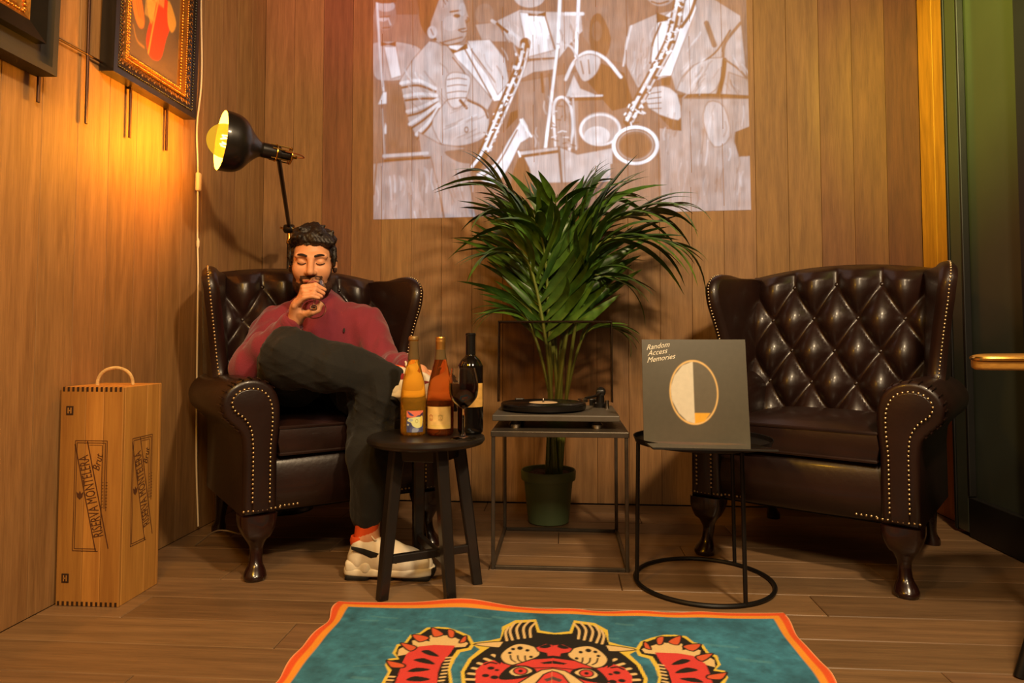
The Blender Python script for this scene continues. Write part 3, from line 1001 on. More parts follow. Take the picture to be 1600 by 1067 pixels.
def make_chair(label, loc, rz, group=None):
    t = thing('wing_armchair', label, 'armchair', loc, rz, group)
    # seat rail with its swelling front
    fr = []
    for zz, yy in spline([(0.19, -0.262), (0.20, -0.285), (0.26, -0.312), (0.33, -0.305), (0.365, -0.285), (0.37, -0.25)], 4):
        fr.append([(x, yy - 0.012 * cos(x / 0.25 * pi / 2), zz) for x in np.linspace(-0.246, 0.246, 13)])
    mb = MB().box((0, 0.0, 0.28), (0.49, 0.52, 0.17), 0.01)
    mb.grid(fr)
    mb.build('seat_rail', M_LEATHER, t)
    MB().box((0, 0.0, 0.188), (0.60, 0.54, 0.006)).build('underlining', M_UNDER, t, smooth=False)
    # seat cushion, crowned top, piped edges
    mb = MB()
    top, bot = [], []
    nx, ny = 17, 17
    for j in range(ny):
        v = -1 + 2 * j / (ny - 1)
        ra, rb = [], []
        for i in range(nx):
            u = -1 + 2 * i / (nx - 1)
            yy = -0.315 + (v + 1) / 2 * 0.47
            c = (1 - u ** 4) * (1 - v ** 4)
            k = 1 - 0.02 * (abs(u) ** 6) * (abs(v) ** 6)
            ra.append((u * 0.240 * k, yy, 0.455 + 0.036 * c)); rb.append((u * 0.238 * k, yy, 0.372 - 0.006 * c))
        top.append(ra); bot.append(rb)
    mb.grid(top); mb.grid(bot, flip=True)
    loop = lambda G: [G[0][i] for i in range(nx)] + [G[j][nx - 1] for j in range(1, ny)] + [G[ny - 1][i] for i in range(nx - 2, -1, -1)] + [G[j][0] for j in range(ny - 2, 0, -1)]
    lt, lb = loop(top), loop(bot)
    mid = [((a[0] + b[0]) / 2 * 1.035, (a[1] + b[1]) / 2 + (-0.010 if a[1] < -0.3 else 0), (a[2] + b[2]) / 2) for a, b in zip(lt, lb)]
    mb.grid([[*l, l[0]] for l in (lb, mid, lt)])
    cush = mb.build('seat_cushion', M_LEATHER, t, angle=80)
    MB().tube(lt, 0.0055, 6, closed=True).tube(lb, 0.0055, 6, closed=True).build('piping', M_LEATHER, cush)
    # tufted back
    rows = []
    for z in np.linspace(0.42, 0.965, 90):
        row = []
        for x in np.linspace(-0.325, 0.325, 84):
            crest = 0.030 * max(0, 1 - (x / 0.31) ** 2) * max(0, (z - 0.42) / 0.545) ** 3
            zz = z + crest
            h = tuft(x, z)
            fall = min(1, max(0, (0.985 - z) / 0.05))
            row.append((x, back_y(z) - 0.005 - h * (0.35 + 0.65 * fall), zz))
        rows.append(row)
    for dy, dz in ((0.0, 0.012), (0.022, 0.022), (0.05, 0.022), (0.075, 0.008), (0.085, -0.02)):
        rows.append([(x, back_y(0.965) + dy, 0.965 + dz + 0.030 * max(0, 1 - (x / 0.31) ** 2)) for x in np.linspace(-0.325, 0.325, 84)])
    back = MB().grid(rows).build('backrest', M_LEATHER, t, angle=180)
    bmesh_btn = MB().lathe([(0.0, 0.007), (0.006, 0.0055), (0.010, 0.001), (0.011, -0.004)], 12).build('button', M_LEATHER, back)
    me = bmesh_btn.data
    first = True
    for j in range(5):
        for x in ((-0.154, 0, 0.154) if j % 2 == 0 else (-0.231, -0.077, 0.077, 0.231)):
            z = 0.455 + 0.115 * j
            o = bmesh_btn if first else link('button', me, back)
            first = False
            o.location = (x, back_y(z) - 0.005 - tuft(x, z) * 0.9, z + 0.030 * max(0, 1 - (x / 0.31) ** 2) * ((z - 0.42) / 0.545) ** 3)
            o.rotation_euler = (pi / 2 + 0.2, 0, 0)
    rb = []
    for z in np.linspace(0.19, 0.95, 12):
        rb.append([(x, 0.235 + 0.17 * max(0, z - 0.40) + 0.01 * (1 - (x / 0.33) ** 2), z) for x in np.linspace(-0.335, 0.335, 9)])
    mb = MB().grid(rb)
    rb2 = [[(p[0], p[1] - 0.03, p[2]) for p in r] for r in rb]
    mb.grid(rb2, flip=True)
    mb.grid([rb[-1], rb2[-1]]); mb.grid([[r[0] for r in rb], [r[0] for r in rb2]]); mb.grid([[r[-1] for r in rb], [r[-1] for r in rb2]])
    mb.build('back_panel', M_LEATHER, t, angle=60)
    studs = MB()
    for s in (-1, 1):
        prof = [(s * p[0], p[1]) for p in spline(ARM_PROFILE[1:-1], 4)]
        prof = [(s * 0.243, 0.195)] + prof + [(s * 0.345, 0.195)]
        arm = MB().prism(prof, -0.325, 0.23, 'Y', 0.016, 4).build('arm', M_LEATHER, t, angle=50)
        # raised welt on the arm front and its facing
        line = spline(INNER_LINE[1:-1], 5)
        line = [np.array(INNER_LINE[0])] + line + [np.array(INNER_LINE[-1])]
        face = [(s * p[0], p[1]) for p in line]
        MB().prism([(s * INNER_LINE[0][0], 0.205)] + face + [(s * INNER_LINE[-1][0], 0.205)], -0.334, -0.32, 'Y', 0.006, 3).build('arm_facing', M_LEATHER, arm, angle=60)
        for p in along(line, 0.0135):
            stud(studs, (s * p[0], -0.333, p[1]), (0, -1, 0))
        for x in np.arange(0.235, 0.352, 0.0135):
            stud(studs, (s * x, -0.331 if 0.262 < x < 0.325 else -0.326, 0.212), (0, -1, 0))
        for x in np.arange(0.175, 0.235, 0.0135):
            stud(studs, (s * x, -0.309, 0.212), (0, -1, 0.1))
        # pleats round the scroll
        pl = MB()
        for q in np.linspace(0.30, 0.86, 15):
            p = prof[int(q * (len(prof) - 1))]
            pl.tube([(p[0] * 1.0, -0.328, p[1]), (p[0] * 1.004, -0.300, p[1] + 0.003), (p[0] * 1.002, -0.27, p[1] + 0.0006)], [0.002, 0.0032, 0.001], 5)
        pl.build('pleats', M_LEATHER, arm)
        # wing
        wy = spline([(0.33, 0.52), (0.10, 0.52), (-0.005, 0.56), (0.015, 0.62), (0.020, 0.70), (0.0, 0.79), (-0.022, 0.87), (-0.020, 0.925), (0.012, 0.962), (0.07, 0.972), (0.16, 0.962), (0.26, 0.965), (0.345, 0.955)], 5)
        b = MB().prism([tuple(p) for p in wy], -0.033, 0.033, 'X', 0.024, 4)
        # fan the side faces so they can bend: rebuild as strips between front edge and rear line
        mb = MB()
        outl = wy[5 * 2:5 * 11 + 1]
        grid_o, grid_i = [], []
        for p in outl:
            ro, ri = [], []
            for f in np.linspace(0, 1, 9):
                yy = p[0] * (1 - f) + (0.24 + 0.17 * (p[1] - 0.5)) * f
                if p[0] > 0.22: yy = p[0] + f * 0.05
                th = 0.033 * min(1, (f * 9) ** 0.5) if f > 0 else 0.0
                top = min(1.0, max(0.0, (0.985 - p[1]) / 0.03)) ** 0.5
                xm = wing_verts(s, yy, p[1])
                fe = 0.026 + 0.007 * min(1, f * 3)
                ro.append((xm + s * fe, yy, p[1])); ri.append((xm - s * fe * (1.0 + 0.25 * sin(pi * f)), yy, p[1]))
            grid_o.append(ro); grid_i.append(ri)
        mb.grid(grid_o); mb.grid(grid_i)
        edge = []
        for go, gi in zip(grid_o, grid_i):
            o_, i_ = np.array(go[0]), np.array(gi[0])
            row = []
            for f in np.linspace(0, 1, 7):
                q = o_ * (1 - f) + i_ * f
                row.append(tuple(q))
            edge.append(row)
        # round the edge forwards / upwards along the outline normal
        n_ = len(edge)
        for i in range(n_):
            a, c = np.array(outl[max(0, i - 1)]), np.array(outl[min(n_ - 1, i + 1)])
            tg = (c - a) / np.linalg.norm(c - a)
            nr = np.array([-tg[1], tg[0]])
            if nr[0] * -1 + nr[1] < 0: nr = -nr
            for k, f in enumerate(np.linspace(0, 1, 7)):
                bulge = 0.016 * sin(pi * f) ** 0.6
                q = edge[i][k]
                edge[i][k] = (q[0], q[1] + nr[0] * bulge, q[2] + nr[1] * bulge)
        mb.grid(edge)
        mb.build('wing', M_LEATHER, t, angle=180)
        mid = [np.array([e[2][0], e[2][1], e[2][2]]) for e in edge]
        nrm = []
        for p in along(mid[:int(n_ * 0.80)], 0.0125):
            stud(studs, p + np.array([0, -0.001, 0.0]), (s * 0.15, -1, 0.12))
        # legs
        cabriole(MB(), s * 0.294, -0.288, s * 0.4, -1.0, 0.196).build('leg', M_LEGW, t)
        rl = []
        for z, yy, r in spline([(0.0, 0.315, 0.026), (0.02, 0.312, 0.026), (0.05, 0.292, 0.018), (0.12, 0.262, 0.024), (0.198, 0.235, 0.032)], 4):
            rl.append([(s * 0.28 + r * cos(q), yy + r * sin(q), z) for q in np.linspace(0, 2 * pi, 13)[:-1]])
        mb = MB().grid(rl, wrap=True)
        n = len(mb.v); mb.f += [tuple(range(n - 12, n)), tuple(range(11, -1, -1))]; mb.mi += [0, 0]
        mb.build('leg', M_LEGW, t)
    o = studs.build('nailhead_trim', M_STUD, t)
    o['kind'] = 'stuff'
    return t


make_chair('oxblood leather wing armchair the man sits in, below the lit lamp', (-0.902, 2.488, 0), radians(39))
make_chair('empty oxblood leather wing armchair with deep buttoned back beside the dark door', (0.906, 2.49, 0), radians(-35.1))

# ================================================================== small furniture
M_BLKWOOD = mat('black_stained_wood', rgb(28, 24, 22), 0.36, bump=0.12, bscale=30, var=0.25, vscale=12, coat=0.2, stretch=(1, 1, 0.2))
M_BLKMETAL = mat('black_powder_coat', rgb(24, 22, 21), 0.42, metal=0.3, var=0.12, vscale=40)
M_GREYMETAL = mat('gunmetal_tube', rgb(92, 84, 74), 0.38, metal=0.7, var=0.12, vscale=40)

# round stool
ST = Vector((-0.415, 2.06, 0))
st = thing('round_stool', 'round black wooden stool holding the wine bottles beside the seated man', 'stool', ST)
MB().lathe([(0, 0.417), (0.160, 0.417), (0.172, 0.421), (0.178, 0.430), (0.176, 0.439), (0.168, 0.444), (0.15, 0.4435), (0, 0.4435)], 64).build('stool_top', M_BLKWOOD, st)
feet = {'a': Vector((-0.512, 1.926, 0)), 'b': Vector((-0.318, 1.930, 0)), 'c': Vector((-0.261, 2.075, 0)), 'd': Vector((-0.470, 2.205, 0))}
FC = sum(feet.values(), Vector()) / 4
tops = {}
for n, fpt in feet.items():
    a = (fpt - FC); a.z = 0
    tp = Vector((ST.x, ST.y, 0.418)) + a.normalized() * 0.098
    tops[n] = tp
    d = (tp - fpt)
    side = Vector((-a.y, a.x, 0)).normalized()
    mb = MB()
    rad = a.normalized()
    ring = []
    for pt, w in ((fpt, 0.0145), (fpt + d * 0.5, 0.0175), (tp, 0.0195)):
        ring.append([tuple(pt - ST + side * (w * sx) + rad * (w * sy)) for sx, sy in ((-1, -0.75), (-0.75, -1), (0.75, -1), (1, -0.75), (1, 0.75), (0.75, 1), (-0.75, 1), (-1, 0.75))])
    mb.grid(ring, wrap=True)
    mb.f += [tuple(range(7, -1, -1)), tuple(range(16, 24))]; mb.mi += [0, 0]
    mb.build('leg', M_BLKWOOD, st, smooth=False)
for p, q, z in (('a', 'c', 0.105), ('b', 'd', 0.105)):
    A = feet[p].lerp(tops[p], z / 0.418) - ST; B = feet[q].lerp(tops[q], z / 0.418) - ST
    d = (B - A).normalized()
    M = Matrix.Translation((A + B) / 2) @ d.to_track_quat('X', 'Z').to_matrix().to_4x4()
    MB().box((0, 0, 0 if p == 'a' else -0.002), ((B - A).length, 0.018, 0.024), 0.003, 2, M).build('stretcher', M_BLKWOOD, st, smooth=False)
for p, q in (('a', 'b'), ('b', 'c'), ('c', 'd'), ('d', 'a')):
    A = feet[p].lerp(tops[p], 0.95) - ST; B = feet[q].lerp(tops[q], 0.95) - ST
    d = (B - A).normalized()
    M = Matrix.Translation((A + B) / 2) @ d.to_track_quat('X', 'Z').to_matrix().to_4x4()
    MB().box((0, 0, -0.004), ((B - A).length, 0.016, 0.034), 0.002, 1, M).build('apron', M_BLKWOOD, st, smooth=False)

# record stand: square tube frame with a sheet top
RX0, RX1, RY0, RY1, RZ = -0.232, 0.205, 2.20, 2.655, 0.438
rs = thing('record_stand', 'thin grey metal cube frame table under the record player', 'side table', ((RX0 + RX1) / 2, (RY0 + RY1) / 2, 0))
cx_, cy_ = (RX0 + RX1) / 2, (RY0 + RY1) / 2
T = 0.012
hx, hy = (RX1 - RX0) / 2, (RY1 - RY0) / 2
for sx in (-1, 1):
    for sy in (-1, 1):
        MB().box((sx * (hx - T / 2), sy * (hy - T / 2), 0.21), (T, T, 0.42), 0.0015, 1).build('post', M_GREYMETAL, rs, smooth=False)
for sy in (-1, 1):
    MB().box((0, sy * (hy - T / 2), T / 2), (2 * hx - 2 * T, T, T), 0.0015, 1).build('bottom_rail', M_GREYMETAL, rs, smooth=False)
for sx in (-1, 1):
    MB().box((sx * (hx - T / 2), 0, T / 2), (T, 2 * hy - 2 * T, T), 0.0015, 1).build('bottom_rail', M_GREYMETAL, rs, smooth=False)
MB().box((0, 0, RZ - 0.009), (2 * hx + 0.004, 2 * hy + 0.004, 0.018), 0.002, 2).build('table_top', M_GREYMETAL, rs, smooth=False)

# turntable
M_PLINTH = mat('satin_black_plinth', rgb(84, 78, 70), 0.40, var=0.1, vscale=30)
M_PLBLK = mat('satin_black_platter', rgb(24, 22, 21), 0.30, var=0.1)
M_CHROME = mat('brushed_steel', rgb(190, 182, 170), 0.25, metal=1.0, var=0.08, vscale=60)
M_SMOKE = None
tt = thing('record_player', 'black record player with raised smoky lid on the grey metal stand', 'turntable', (-0.026, 2.43, RZ))
MB().box((0, -0.005, 0.036), (0.417, 0.345, 0.020), 0.003, 2).build('plinth', M_PLINTH, tt, smooth=False)
for sx in (-1, 1):
    for sy in (-1, 1):
        MB().lathe([(0.0, 0.0), (0.019, 0.0), (0.021, 0.004), (0.021, 0.012), (0.016, 0.017), (0.012, 0.026), (0, 0.026)], 20, Matrix.Translation((sx * 0.135, sy * 0.13 - 0.005, 0))).build('foot', M_CHROME, tt)
PC = Vector((-0.045, -0.005, 0))
MB().lathe([(0, 0.046), (0.10, 0.046), (0.148, 0.052), (0.150, 0.056), (0.150, 0.068), (0.147, 0.070), (0, 0.070)], 72, Matrix.Translation(PC)).build('platter', M_PLBLK, tt)
MB().lathe([(0, 0.070), (0.0036, 0.070), (0.0036, 0.083), (0.002, 0.086), (0, 0.086)], 12, Matrix.Translation(PC)).build('spindle', M_CHROME, tt)
mb = MB().lathe([(0, 0.046), (0.026, 0.046), (0.026, 0.060), (0.016, 0.064), (0.014, 0.090), (0, 0.092)], 24, Matrix.Translation((0.160, 0.100, 0)))
mb.box((0.160, 0.100, 0.098), (0.030, 0.030, 0.022), 0.004, 2)
ta = mb.build('tonearm', M_PLBLK, tt)
MB().tube([(0.160, 0.10, 0.098), (0.152, 0.03, 0.100), (0.135, -0.05, 0.099), (0.100, -0.085, 0.094)], 0.0045, 10).build('arm_tube', M_BLKMETAL, ta)
MB().box((0.091, -0.094, 0.088), (0.020, 0.030, 0.012), 0.002, 2, rot=(0, 0, 0.7)).build('headshell', M_CHROME, ta)
MB().lathe([(0, -0.016), (0.016, -0.016), (0.017, -0.012), (0.017, 0.012), (0.014, 0.016), (0, 0.016)], 20, Matrix.Translation((0.165, 0.136, 0.100)) @ Matrix.Rotation(pi / 2, 4, 'X')).build('counterweight', M_PLBLK, ta)
MB().lathe([(0, 0.046), (0.007, 0.046), (0.007, 0.075), (0, 0.076)], 12, Matrix.Translation((0.182, 0.05, 0))).build('arm_rest', M_CHROME, ta)


def smoky():
    m = bpy.data.materials.new('smoky_acrylic')
    m.use_nodes = True
    nt = m.node_tree
    out = nt.nodes['Material Output']
    nt.nodes.remove(nt.nodes['Principled BSDF'])
    tr = nt.nodes.new('ShaderNodeBsdfTransparent'); tr.inputs[0].default_value = (0.84, 0.78, 0.70, 1)
    gl = nt.nodes.new('ShaderNodeBsdfGlossy'); gl.inputs['Color'].default_value = (0.8, 0.8, 0.8, 1); gl.inputs['Roughness'].default_value = 0.06
    n = nt.nodes.new('ShaderNodeTexNoise'); n.inputs['Scale'].default_value = 3
    fr = nt.nodes.new('ShaderNodeFresnel'); fr.inputs['IOR'].default_value = 1.35
    mx = nt.nodes.new('ShaderNodeMixShader')
    nt.links.new(fr.outputs[0], mx.inputs[0]); nt.links.new(tr.outputs[0], mx.inputs[1]); nt.links.new(gl.outputs[0], mx.inputs[2])
    nt.links.new(mx.outputs[0], out.inputs[0])
    return m


M_SMOKE = smoky()
M_EDGE = mat('smoky_acrylic_edge', rgb(34, 26, 20), 0.2, var=0.1)
LID = Matrix.Translation((-0.006, 0.168, 0.058)) @ Matrix.Rotation(radians(-4), 4, 'X')
lw, lh, ld = 0.212, 0.300, 0.052
mb = MB()
mb.box((0, 0.0, lh / 2), (2 * lw, 0.003, lh), 0, M=LID)
mb.box((0, -ld / 2, lh), (2 * lw, ld, 0.003), 0, M=LID)
for s in (-1, 1):
    mb.box((s * lw, -ld / 2, lh / 2), (0.003, ld, lh), 0, M=LID)
lid = mb.build('dust_cover', M_SMOKE, tt, smooth=False)
mb = MB()
for s in (-1, 1):
    mb.tube([(s * lw, -ld, 0), (s * lw, -ld, lh)], 0.0026, 6, LID)
    mb.tube([(s * lw, 0, 0), (s * lw, 0, lh)], 0.0026, 6, LID)
    mb.tube([(s * lw, -ld, lh), (s * lw, 0, lh)], 0.0026, 6, LID)
mb.tube([(-lw, -ld, lh), (lw, -ld, lh)], 0.0034, 6, LID)
mb.tube([(-lw, 0, lh), (lw, 0, lh)], 0.0026, 6, LID)
mb.build('cover_edge', M_EDGE, lid)
for s in (-0.14, 0.14):
    MB().box((s, 0.170, 0.056), (0.034, 0.018, 0.03), 0.003, 2).build('hinge', M_PLBLK, tt, smooth=False)
vr = thing('vinyl_record', 'black vinyl record with pale centre label on the turntable platter', 'record', (-0.026 + PC.x, 2.43 + PC.y, RZ + 0.0702))
prof = [(0.0037, 0)] + [(0.0037, 0.0018)] + [(0.052, 0.0018)]
for i in range(28):
    r = 0.054 + 0.088 * i / 27
    prof += [(r, 0.0018 if i % 2 else 0.0012)]
prof += [(0.147, 0.0018), (0.148, 0.001), (0.147, 0.0)]
MB().lathe(prof, 72).build('disc', mat('black_vinyl', rgb(16, 15, 15), 0.18, var=0.1), vr, angle=20)
MB().lathe([(0.0037, 0.0019), (0.0037, 0.0022), (0.049, 0.0022), (0.050, 0.0019)], 40).build('centre_label', mat('cream_paper', rgb(214, 186, 150), 0.6, var=0.1), vr)

# round tray table
TT = Vector((0.420, 2.135, 0)); TZ = 0.424
tr = thing('tray_table', 'round black metal tray table on thin wire legs before the empty armchair', 'side table', TT)
MB().lathe([(0, TZ - 0.006), (0.197, TZ - 0.006), (0.200, TZ - 0.004), (0.204, TZ + 0.012), (0.2065, TZ + 0.013), (0.2055, TZ + 0.010), (0.200, TZ - 0.001), (0.196, TZ), (0, TZ)], 72).build('tray', M_BLKMETAL, tr)
MB().tube([(0.203 * cos(a), 0.203 * sin(a), 0.0065) for a in np.linspace(0, 2 * pi, 73)[:-1]], 0.0065, 8, closed=True).build('base_ring', M_BLKMETAL, tr)
for a in (187, -68, 50):
    q = radians(a)
    MB().tube([(0.203 * cos(q), 0.203 * sin(q), 0.006), (0.196 * cos(q), 0.196 * sin(q), TZ - 0.004)], 0.0062, 8).build('leg', M_BLKMETAL, tr)

# side table at the right edge
M_SLAB = wood('waxed_oak_slab', rgb(120, 78, 30), rgb(196, 146, 66), 0.35, 'X', 1.0, 0.3, tint_by_object=False, coat=0.2)
M_BRASS = mat('polished_brass', rgb(212, 168, 82), 0.25, metal=1.0, var=0.1)
tb = thing('live_edge_table', 'oak slab table with gold-lit edge jutting in front of the dark door', 'table', (1.20, 1.72, 0))
edge = spline([(-0.245, -0.04), (-0.250, -0.09), (-0.10, -0.115), (0.08, -0.100), (0.26, -0.12), (0.27, 0.0), (0.27, 0.20), (0.15, 0.21), (0.0, 0.20), (-0.115, 0.15), (-0.20, 0.04)], 5, True)
MB().prism([tuple(p) for p in edge], 0.664, 0.696, 'Z', 0.006, 2).build('table_top', M_SLAB, tb, angle=50)
ed = MB()
front = [p for p in edge if p[1] < 0.0]
ed.tube([(p[0], p[1] - 0.002, 0.690) for p in front], 0.005, 6)
ed.build('lit_edge', M_BRASS, tb)  # bright tube added as the golden light along the slab's front edge
for x, y, fx, fy in ((0.05, -0.05, -0.215, -0.125), (0.02, 0.14, 0.06, 0.20), (0.20, 0.13, 0.25, 0.19), (0.20, -0.06, 0.25, -0.12)):
    MB().lathe([(0, 0.646), (0.020, 0.646), (0.022, 0.650), (0.022, 0.664), (0, 0.664)], 16, Matrix.Translation((x, y, 0))).build('bracket', M_BRASS, tb)
    MB().tube([(fx, fy, 0), (x, y, 0.65)], [0.011, 0.014], 10).build('leg', M_BLKMETAL, tb)

# ================================================================== potted palm
M_POT = mat('dark_green_plastic', rgb(104, 120, 82), 0.5, bump=0.05, var=0.12, vscale=10)
M_SOIL = mat('potting_soil', rgb(84, 66, 48), 0.95, bump=0.9, bscale=90, var=0.5, vscale=90)
M_STEM = mat('palm_stem', rgb(108, 122, 52), 0.45, var=0.3, vscale=12, stretch=(1, 1, 0.3))
M_LEAF = mat('palm_leaf', rgb(54, 86, 32), 0.36, var=0.35, vscale=9, spec=0.5)
_nt = M_LEAF.node_tree
_oi = _nt.nodes.new('ShaderNodeObjectInfo'); _mr = _nt.nodes.new('ShaderNodeValToRGB'); _mx = _nt.nodes.new('ShaderNodeMix')
_mx.data_type = 'RGBA'; _mx.blend_type = 'MULTIPLY'; _mx.inputs[0].default_value = 1.0
_mr.color_ramp.elements[0].color = (0.65, 0.75, 0.75, 1); _mr.color_ramp.elements[1].color = (2.3, 1.9, 1.3, 1)
_nt.links.new(_oi.outputs['Random'], _mr.inputs[0]); _nt.links.new(_nt.nodes['Color Ramp'].outputs[0], _mx.inputs[6]); _nt.links.new(_mr.outputs[0], _mx.inputs[7])
_nt.links.new(_mx.outputs[2], _nt.nodes['Principled BSDF'].inputs['Base Color'])
M_LEAF.node_tree.nodes['Principled BSDF'].inputs['Subsurface Weight'].default_value = 0.0
POT = Vector((-0.062, 2.785, 0))
pp = thing('potted_palm', 'tall potted kentia palm with arching fronds behind the record player', 'plant', POT)
mb = MB().lathe([(0, 0.0), (0.076, 0.0), (0.082, 0.004), (0.098, 0.165), (0.100, 0.168), (0.108, 0.170), (0.110, 0.176), (0.111, 0.204), (0.108, 0.208), (0.104, 0.206), (0.102, 0.17), (0, 0.17)], 48)
mb.build('pot', M_POT, pp)
sv = []
for r in np.linspace(0.0, 0.101, 9):
    sv.append([(r * cos(a), r * sin(a), 0.186 + 0.005 * sin(40 * r + 5 * a) + random.uniform(0, 0.005)) for a in np.linspace(0, 2 * pi, 25)[:-1]])
MB().grid(sv, wrap=True).build('soil', M_SOIL, pp)


def leaf_mesh(droop, fold):
    mb = MB()
    n = 9
    rows = []
    for i in range(n + 1):
        t = i / n
        w = 0.5 * 0.115 * (sin(pi * min(1, t ** 0.62)) ** 0.8 if t < 1 else 0) + 0.001
        if t < 0.12: w = 0.5 * 0.115 * (0.25 + t * 3.2)
        x = t * (1 - 0.30 * droop * t * t)
        z = -droop * t * t
        rows.append([(x, -w, z - fold * w), (x, 0, z), (x, w, z - fold * w)])
    mb.grid(rows)
    o = mb.build('leaf', M_LEAF, None, angle=180)
    me = o.data
    bpy.data.objects.remove(o)
    return me


LEAVES = [leaf_mesh(d, f) for d, f in ((0.15, 0.5), (0.40, 0.4), (0.75, 0.35), (1.05, 0.3))]
# tip and mid control point of each frond, relative to the room; leaf length; number of leaf pairs; start along the rib
FR = [((-0.30, 2.74, 1.42), (-0.10, 2.76, 1.08), 0.28, 13, 0.50),
      ((-0.28, 2.66, 1.24), (-0.09, 2.74, 1.08), 0.26, 13, 0.52),
      ((-0.29, 2.62, 1.05), (-0.13, 2.70, 1.02), 0.27, 13, 0.50),
      ((-0.17, 2.82, 1.27), (-0.06, 2.82, 1.05), 0.28, 11, 0.52),
      ((-0.02, 2.66, 1.30), (-0.04, 2.76, 1.15), 0.26, 12, 0.52),
      ((0.10, 2.83, 1.38), (0.00, 2.82, 1.10), 0.28, 12, 0.52),
      ((0.22, 2.82, 1.34), (0.04, 2.78, 1.12), 0.30, 14, 0.50),
      ((0.46, 2.70, 1.26), (0.10, 2.74, 1.13), 0.27, 14, 0.50),
      ((0.45, 2.63, 1.09), (0.12, 2.70, 1.08), 0.28, 13, 0.52),
      ((0.26, 2.68, 0.94), (0.06, 2.74, 0.95), 0.25, 10, 0.55),
      ((-0.31, 2.72, 0.83), (-0.14, 2.76, 0.80), 0.17, 7, 0.66),
      ((0.25, 2.76, 0.75), (0.08, 2.77, 0.74), 0.16, 7, 0.70),
      ((-0.12, 2.60, 1.20), (-0.07, 2.70, 1.05), 0.26, 11, 0.52)]
P0s = [(-0.020 + 0.028 * cos(i * 2.4) - 0.02, 2.785 + 0.025 * sin(i * 2.4), 0.185) for i in range(len(FR))]
LREST = MB()
nleaf = 0
for i, (tip, ctl, ll, npair, s0) in enumerate(FR):
    p0 = np.array(P0s[i]) - np.array(POT); p2 = np.array(tip) - np.array(POT); p1 = np.array(ctl) - np.array(POT)
    pm = np.array([p0[0] * 0.5 + p1[0] * 0.32 + 0.012, p0[1] * 0.5 + p1[1] * 0.4, p0[2] * 0.45 + p1[2] * 0.55])
    rib = np.array(spline([p0, pm, p1, p1 * 0.42 + p2 * 0.58 + np.array([0, 0, 0.035]), p2], 9))
    rr = np.interp(np.linspace(0, 1, len(rib)), [0, 0.45, 0.6, 1], [0.0085, 0.0055, 0.004, 0.0012])
    fr = MB().tube(rib, list(rr), 7).build('frond', M_STEM, pp)
    seg = np.linalg.norm(np.diff(rib, axis=0), axis=1); cum = np.concatenate([[0], np.cumsum(seg)]) / seg.sum()
    for j in range(npair):
        s = s0 + (0.985 - s0) * (j + 0.3) / npair
        q = np.array([np.interp(s, cum, rib[:, d]) for d in range(3)])
        q2 = np.array([np.interp(min(1, s + 0.03), cum, rib[:, d]) for d in range(3)])
        tg = Vector(q2 - q).normalized()
        if tg.length < 1e-6: continue
        upv = Vector((0, 0, 1))
        side = tg.cross(upv)
        if side.length < 0.25:
            side = side + Vector((0.5 * math.copysign(1, tip[0] - POT.x), 0.2, 0))
        side.normalize()
        nrm = side.cross(tg).normalized()
        e = (s - s0) / (1 - s0)
        L = ll * 1.12 * (0.72 + 0.55 * sin(pi * min(1, 0.18 + e * 0.8))) * (1.0 - 0.35 * e ** 3) * random.uniform(0.88, 1.1)
        for sg in (-1, 1):
            open_ = radians(52 - 26 * e + random.uniform(-6, 6))
            d = tg * cos(open_) + side * sg * sin(open_) + nrm * (0.22 + random.uniform(-0.1, 0.14))
            d.normalize()
            if q[1] + d.y * L > 0.20: d.y = min(d.y, (0.20 - q[1]) / L); d.normalize()
            if q[2] < 0.95 and q[1] + d.y * L < -0.10: d.y = max(d.y, (-0.10 - q[1]) / L)
            me = LEAVES[min(3, int(abs(random.gauss(0, 1.1)) + 0.6 + (e > 0.5) * 0.3))]
            sp_ = random.uniform(-0.5, 0.2); wv = random.uniform(0.8, 1.15)
            for _try in range(6):
                zax = (nrm + side * sg * sp_).normalized()
                zax = (zax - d * zax.dot(d)).normalized()
                yax = zax.cross(d)
                M = Matrix((d, yax, zax)).transposed().to_4x4()
                M.translation = Vector(q)
                M = M @ Matrix.Diagonal((L, L * wv * 0.30 / max(0.2, L), L, 1))
                if max((M @ v.co).y for v in me.vertices) < 0.30:
                    break
                d = (d + Vector((0, -0.22, 0.05))).normalized()
                nrm = (nrm + Vector((0, -0.25, 0))).normalized()
            if nleaf < 298:
                o = link('leaf', me, fr)
                o.matrix_local = M
            else:
                LREST.add([tuple(M @ v.co) for v in me.vertices], [tuple(p.vertices) for p in me.polygons])
            nleaf += 1
if LREST.v:
    o = LREST.build('leaf', M_LEAF, pp, angle=180); o['kind'] = 'stuff'

# ================================================================== wooden wine crate
M_PINE = wood('raw_pine', rgb(144, 92, 38), rgb(206, 150, 72), 0.6, 'Z', 0.6, 0.2, coat=0.0, ring=0.8)
M_INK = mat('brown_stamp_ink', rgb(84, 48, 22), 0.8, var=0.2, vscale=80)
M_INKD = mat('dark_iron_stamp', rgb(52, 32, 18), 0.6, var=0.25, vscale=80)
M_ROPE = mat('sisal_rope', rgb(206, 172, 116), 0.9, bump=0.8, bscale=200, var=0.2, vscale=60)
CX0, CX1, CY0, CY1, CH = -1.400, -1.218, 1.818, 2.000, 0.600
cr = thing('wine_crate', 'upright pine wine crate with rope handle against the left wall', 'crate', ((CX0 + CX1) / 2, (CY0 + CY1) / 2, 0))
hw = (CX1 - CX0) / 2
body = MB().box((0, 0, CH / 2 - 0.006), (2 * hw - 0.02, 2 * hw - 0.02, CH - 0.012), 0.001, 1)
body.build('inner_case', M_PINE, cr, smooth=False).color = (0.8, 0.8, 0.8, 1)
